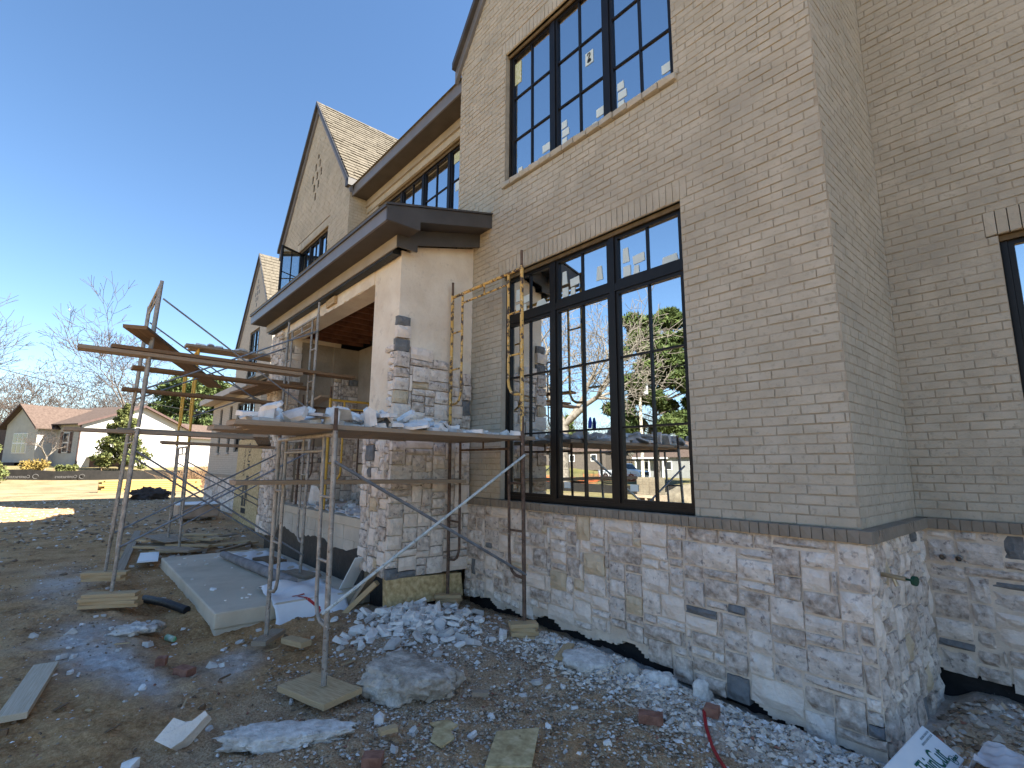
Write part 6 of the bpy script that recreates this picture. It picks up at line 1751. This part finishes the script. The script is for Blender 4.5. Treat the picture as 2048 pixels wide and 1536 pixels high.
for wx in (-1.75, 1.85):
    for s in (-0.98, 0.72):
        wh = MB().tube([(tx+wx, ty+s, tz+0.4), (tx+wx, ty+s+0.26, tz+0.4)], 0.40, 20).build('wheel', M['tyre'], TK, smooth=True)
        MB().tube([(tx+wx, ty+s-0.012, tz+0.4), (tx+wx, ty+s+0.272, tz+0.4)], 0.25, 16).build('rim', M['rim'], wh, smooth=True)
        MB().tube([(tx+wx, ty+s*0.999-0.004, tz+0.46), (tx+wx, ty+s+0.262, tz+0.46)], 0.0, 3) if False else None
# houses across the street
def small_house(x, y, wdt, dpt, h, rz, label, wallm='siding_street', roofm='roof_brown'):
    t = thing('street_house', label, 'house', (x, y, 0)); z0 = g1(x, y)
    Mz = Matrix.Translation((x, y, z0)) @ Matrix.Rotation(rz, 4, 'Z')
    MB().box((-wdt/2, -dpt/2, -0.5), (wdt/2, dpt/2, h), 0, Mz).build('wall', M[wallm], t)
    q = MB()
    v = [Mz @ Vector(p) for p in ((-wdt/2-.4, -dpt/2-.4, h), (wdt/2+.4, -dpt/2-.4, h), (wdt/2+.4, 0, h+dpt*0.3), (-wdt/2-.4, 0, h+dpt*0.3), (-wdt/2-.4, dpt/2+.4, h), (wdt/2+.4, dpt/2+.4, h))]
    q.add(v, [(0,1,2,3), (3,2,5,4), (0,3,4), (1,5,2), (0,4,5,1)]).build('roof', M[roofm], t)
    for k in range(3):
        xx = -wdt/2+wdt*(k+0.5)/3
        wn = MB().box((xx-0.6, dpt/2, 1.0), (xx+0.6, dpt/2+0.05, 2.2), 0, Mz).build('window', M['white_trim'], t)
        MB().box((xx-0.5, dpt/2+0.05, 1.1), (xx+0.5, dpt/2+0.06, 2.1), 0, Mz).build('pane', M['dark_glass'], wn)
    return t, Mz
h1, mz = small_house(-38.5, -57, 12, 8, 2.7, 0.1, 'white house with a posted porch across the street mirrored in the window')
for k in range(5):
    MB().box((-5+k*1.2, 4.9, 0), (-4.85+k*1.2, 5.05, 2.5), 0, mz).build('post', M['white_trim'], h1)
MB().box((-5.3, 4, 2.5), (0.2, 5.3, 2.7), 0, mz).build('porch_roof', M['white_trim'], h1)
small_house(-62, -62, 14, 8, 2.7, -0.1, 'dark brown ranch house far across the street mirrored between branches', 'bark', 'roof_brown')
small_house(-8, -62, 13, 8, 2.7, 0.05, 'grey roofed ranch house across the street behind the photographer', 'siding_street', 'asphalt')
for i, (x, y, s, rz) in enumerate(((-20, -75, 0.9, 0.3), (-34, -80, 1.0, 1.7), (-48, -78, 0.95, 3.0), (-62, -82, 1.05, 4.1), (-78, -76, 0.9, 5.0), (-92, -84, 1.0, 0.9), (-6, -80, 1.0, 2.2), (8, -78, 0.9, 3.3), (-72, -52, 0.75, 1.2), (-54, -42, 0.6, 2.0))):
    bare_tree('a', 11, 17, 0.62, (x, y, g1(x, y)), 'bare tree in the row behind the street houses mirrored in the window', 'bare trees behind the street', rotz=rz, scale=s)
for i, (x, y, h_, r_) in enumerate(((-44, -66, 9, 3), (-70, -66, 10, 3.4), (-16, -70, 10, 3.4))):
    evergreen((x, y, g1(x, y)), h_, r_, 60+i, 'pine', 'dark evergreen among the street houses mirrored in the window', 'cedar', 'street evergreens', per=40, leaf=0.4)
# orange safety fence, silt fence and stone pallets on the lawn
OF = thing('safety_fence', 'low orange mesh safety fence on the lawn mirrored in the window', 'fence', (-32, -26, 0.2))
for (x0, y0, x1, y1) in ((-38, -24.0, -29.5, -26.5), (-37, -33, -31, -34.5)):
    nseg = 10
    for k in range(nseg):
        a = (x0+(x1-x0)*k/nseg, y0+(y1-y0)*k/nseg); b = (x0+(x1-x0)*(k+1)/nseg, y0+(y1-y0)*(k+1)/nseg)
        q = MB(); zz = g1(*a)
        for r_ in range(6):
            q.tube([(a[0], a[1], zz+0.1+r_*0.13-0.03*math.sin(k)), (b[0], b[1], zz+0.1+r_*0.13-0.03*math.sin(k+1))], 0.03, 4)
        q.build('mesh_strand', M['orange'], OF)
        plank((a[0], a[1], zz-0.2), (a[0], a[1], zz+1.0), 0.04, 0.04, 'wood_brown', 'stake', parent=OF)
SF2 = thing('silt_fence', 'black silt fence along the lawn edge mirrored in the window', 'fence', (-22, -17.5, 0.2))
q = MB()
for k in range(24):
    xa, xb = -40+k*1.5, -40+(k+1)*1.5
    ya, yb_ = -19.5+0.02*k, -19.5+0.02*(k+1)
    q.add([(xa, ya, g1(xa, ya)-0.05), (xb, yb_, g1(xb, yb_)-0.05), (xb, yb_, g1(xb, yb_)+0.6+0.05*math.sin(k)), (xa, ya, g1(xa, ya)+0.6+0.05*math.sin(k-1))], [(0,1,2,3)])
o = q.build('fabric', M['silt'], SF2); sd = o.modifiers.new('t', 'SOLIDIFY'); sd.thickness = 0.01
for k in range(0, 24, 2):
    x = -40+k*1.5
    plank((x, -19.45, g1(x, -19.5)-0.2), (x, -19.45, g1(x, -19.5)+0.75), 0.05, 0.05, 'wood_brown', 'stake', parent=SF2)
PB = thing('stone_pallet', 'stacked pallet of pale stone on the lawn mirrored in the window', 'pallet', (-14.3, -12.2, 0.1))
for r_ in range(7):
    for c_ in range(3):
        MB().box((-14.8+c_*0.35, -12.6, 0.55+r_*0.115), (-14.47+c_*0.35, -11.8, 0.66+r_*0.115)).build('stone_course', M['sand'], PB)
MB().box((-14.85, -12.7, 0.40), (-13.7, -11.7, 0.54)).build('pallet_deck', M['wood_old'], PB)
for x in (-14.8, -14.3, -13.8):
    MB().box((x, -12.7, g1(-14.3, -12)-0.05), (x+0.1, -11.7, 0.40)).build('pallet_leg', M['wood_old'], PB)
lump('sand_pile', (-13.2, -14.5, 0.05), (1.9, 1.2, 0.95), 71, 'sand', 'pale pile of sand and stone on the lawn mirrored in the window', 'sand pile', (0, 0, 0.3), 0.25, 4, None, 2.5)
for o in list(C.objects):
    if o.parent is None and 'category' in o and 'kind' not in o:
        o['kind'] = 'thing'
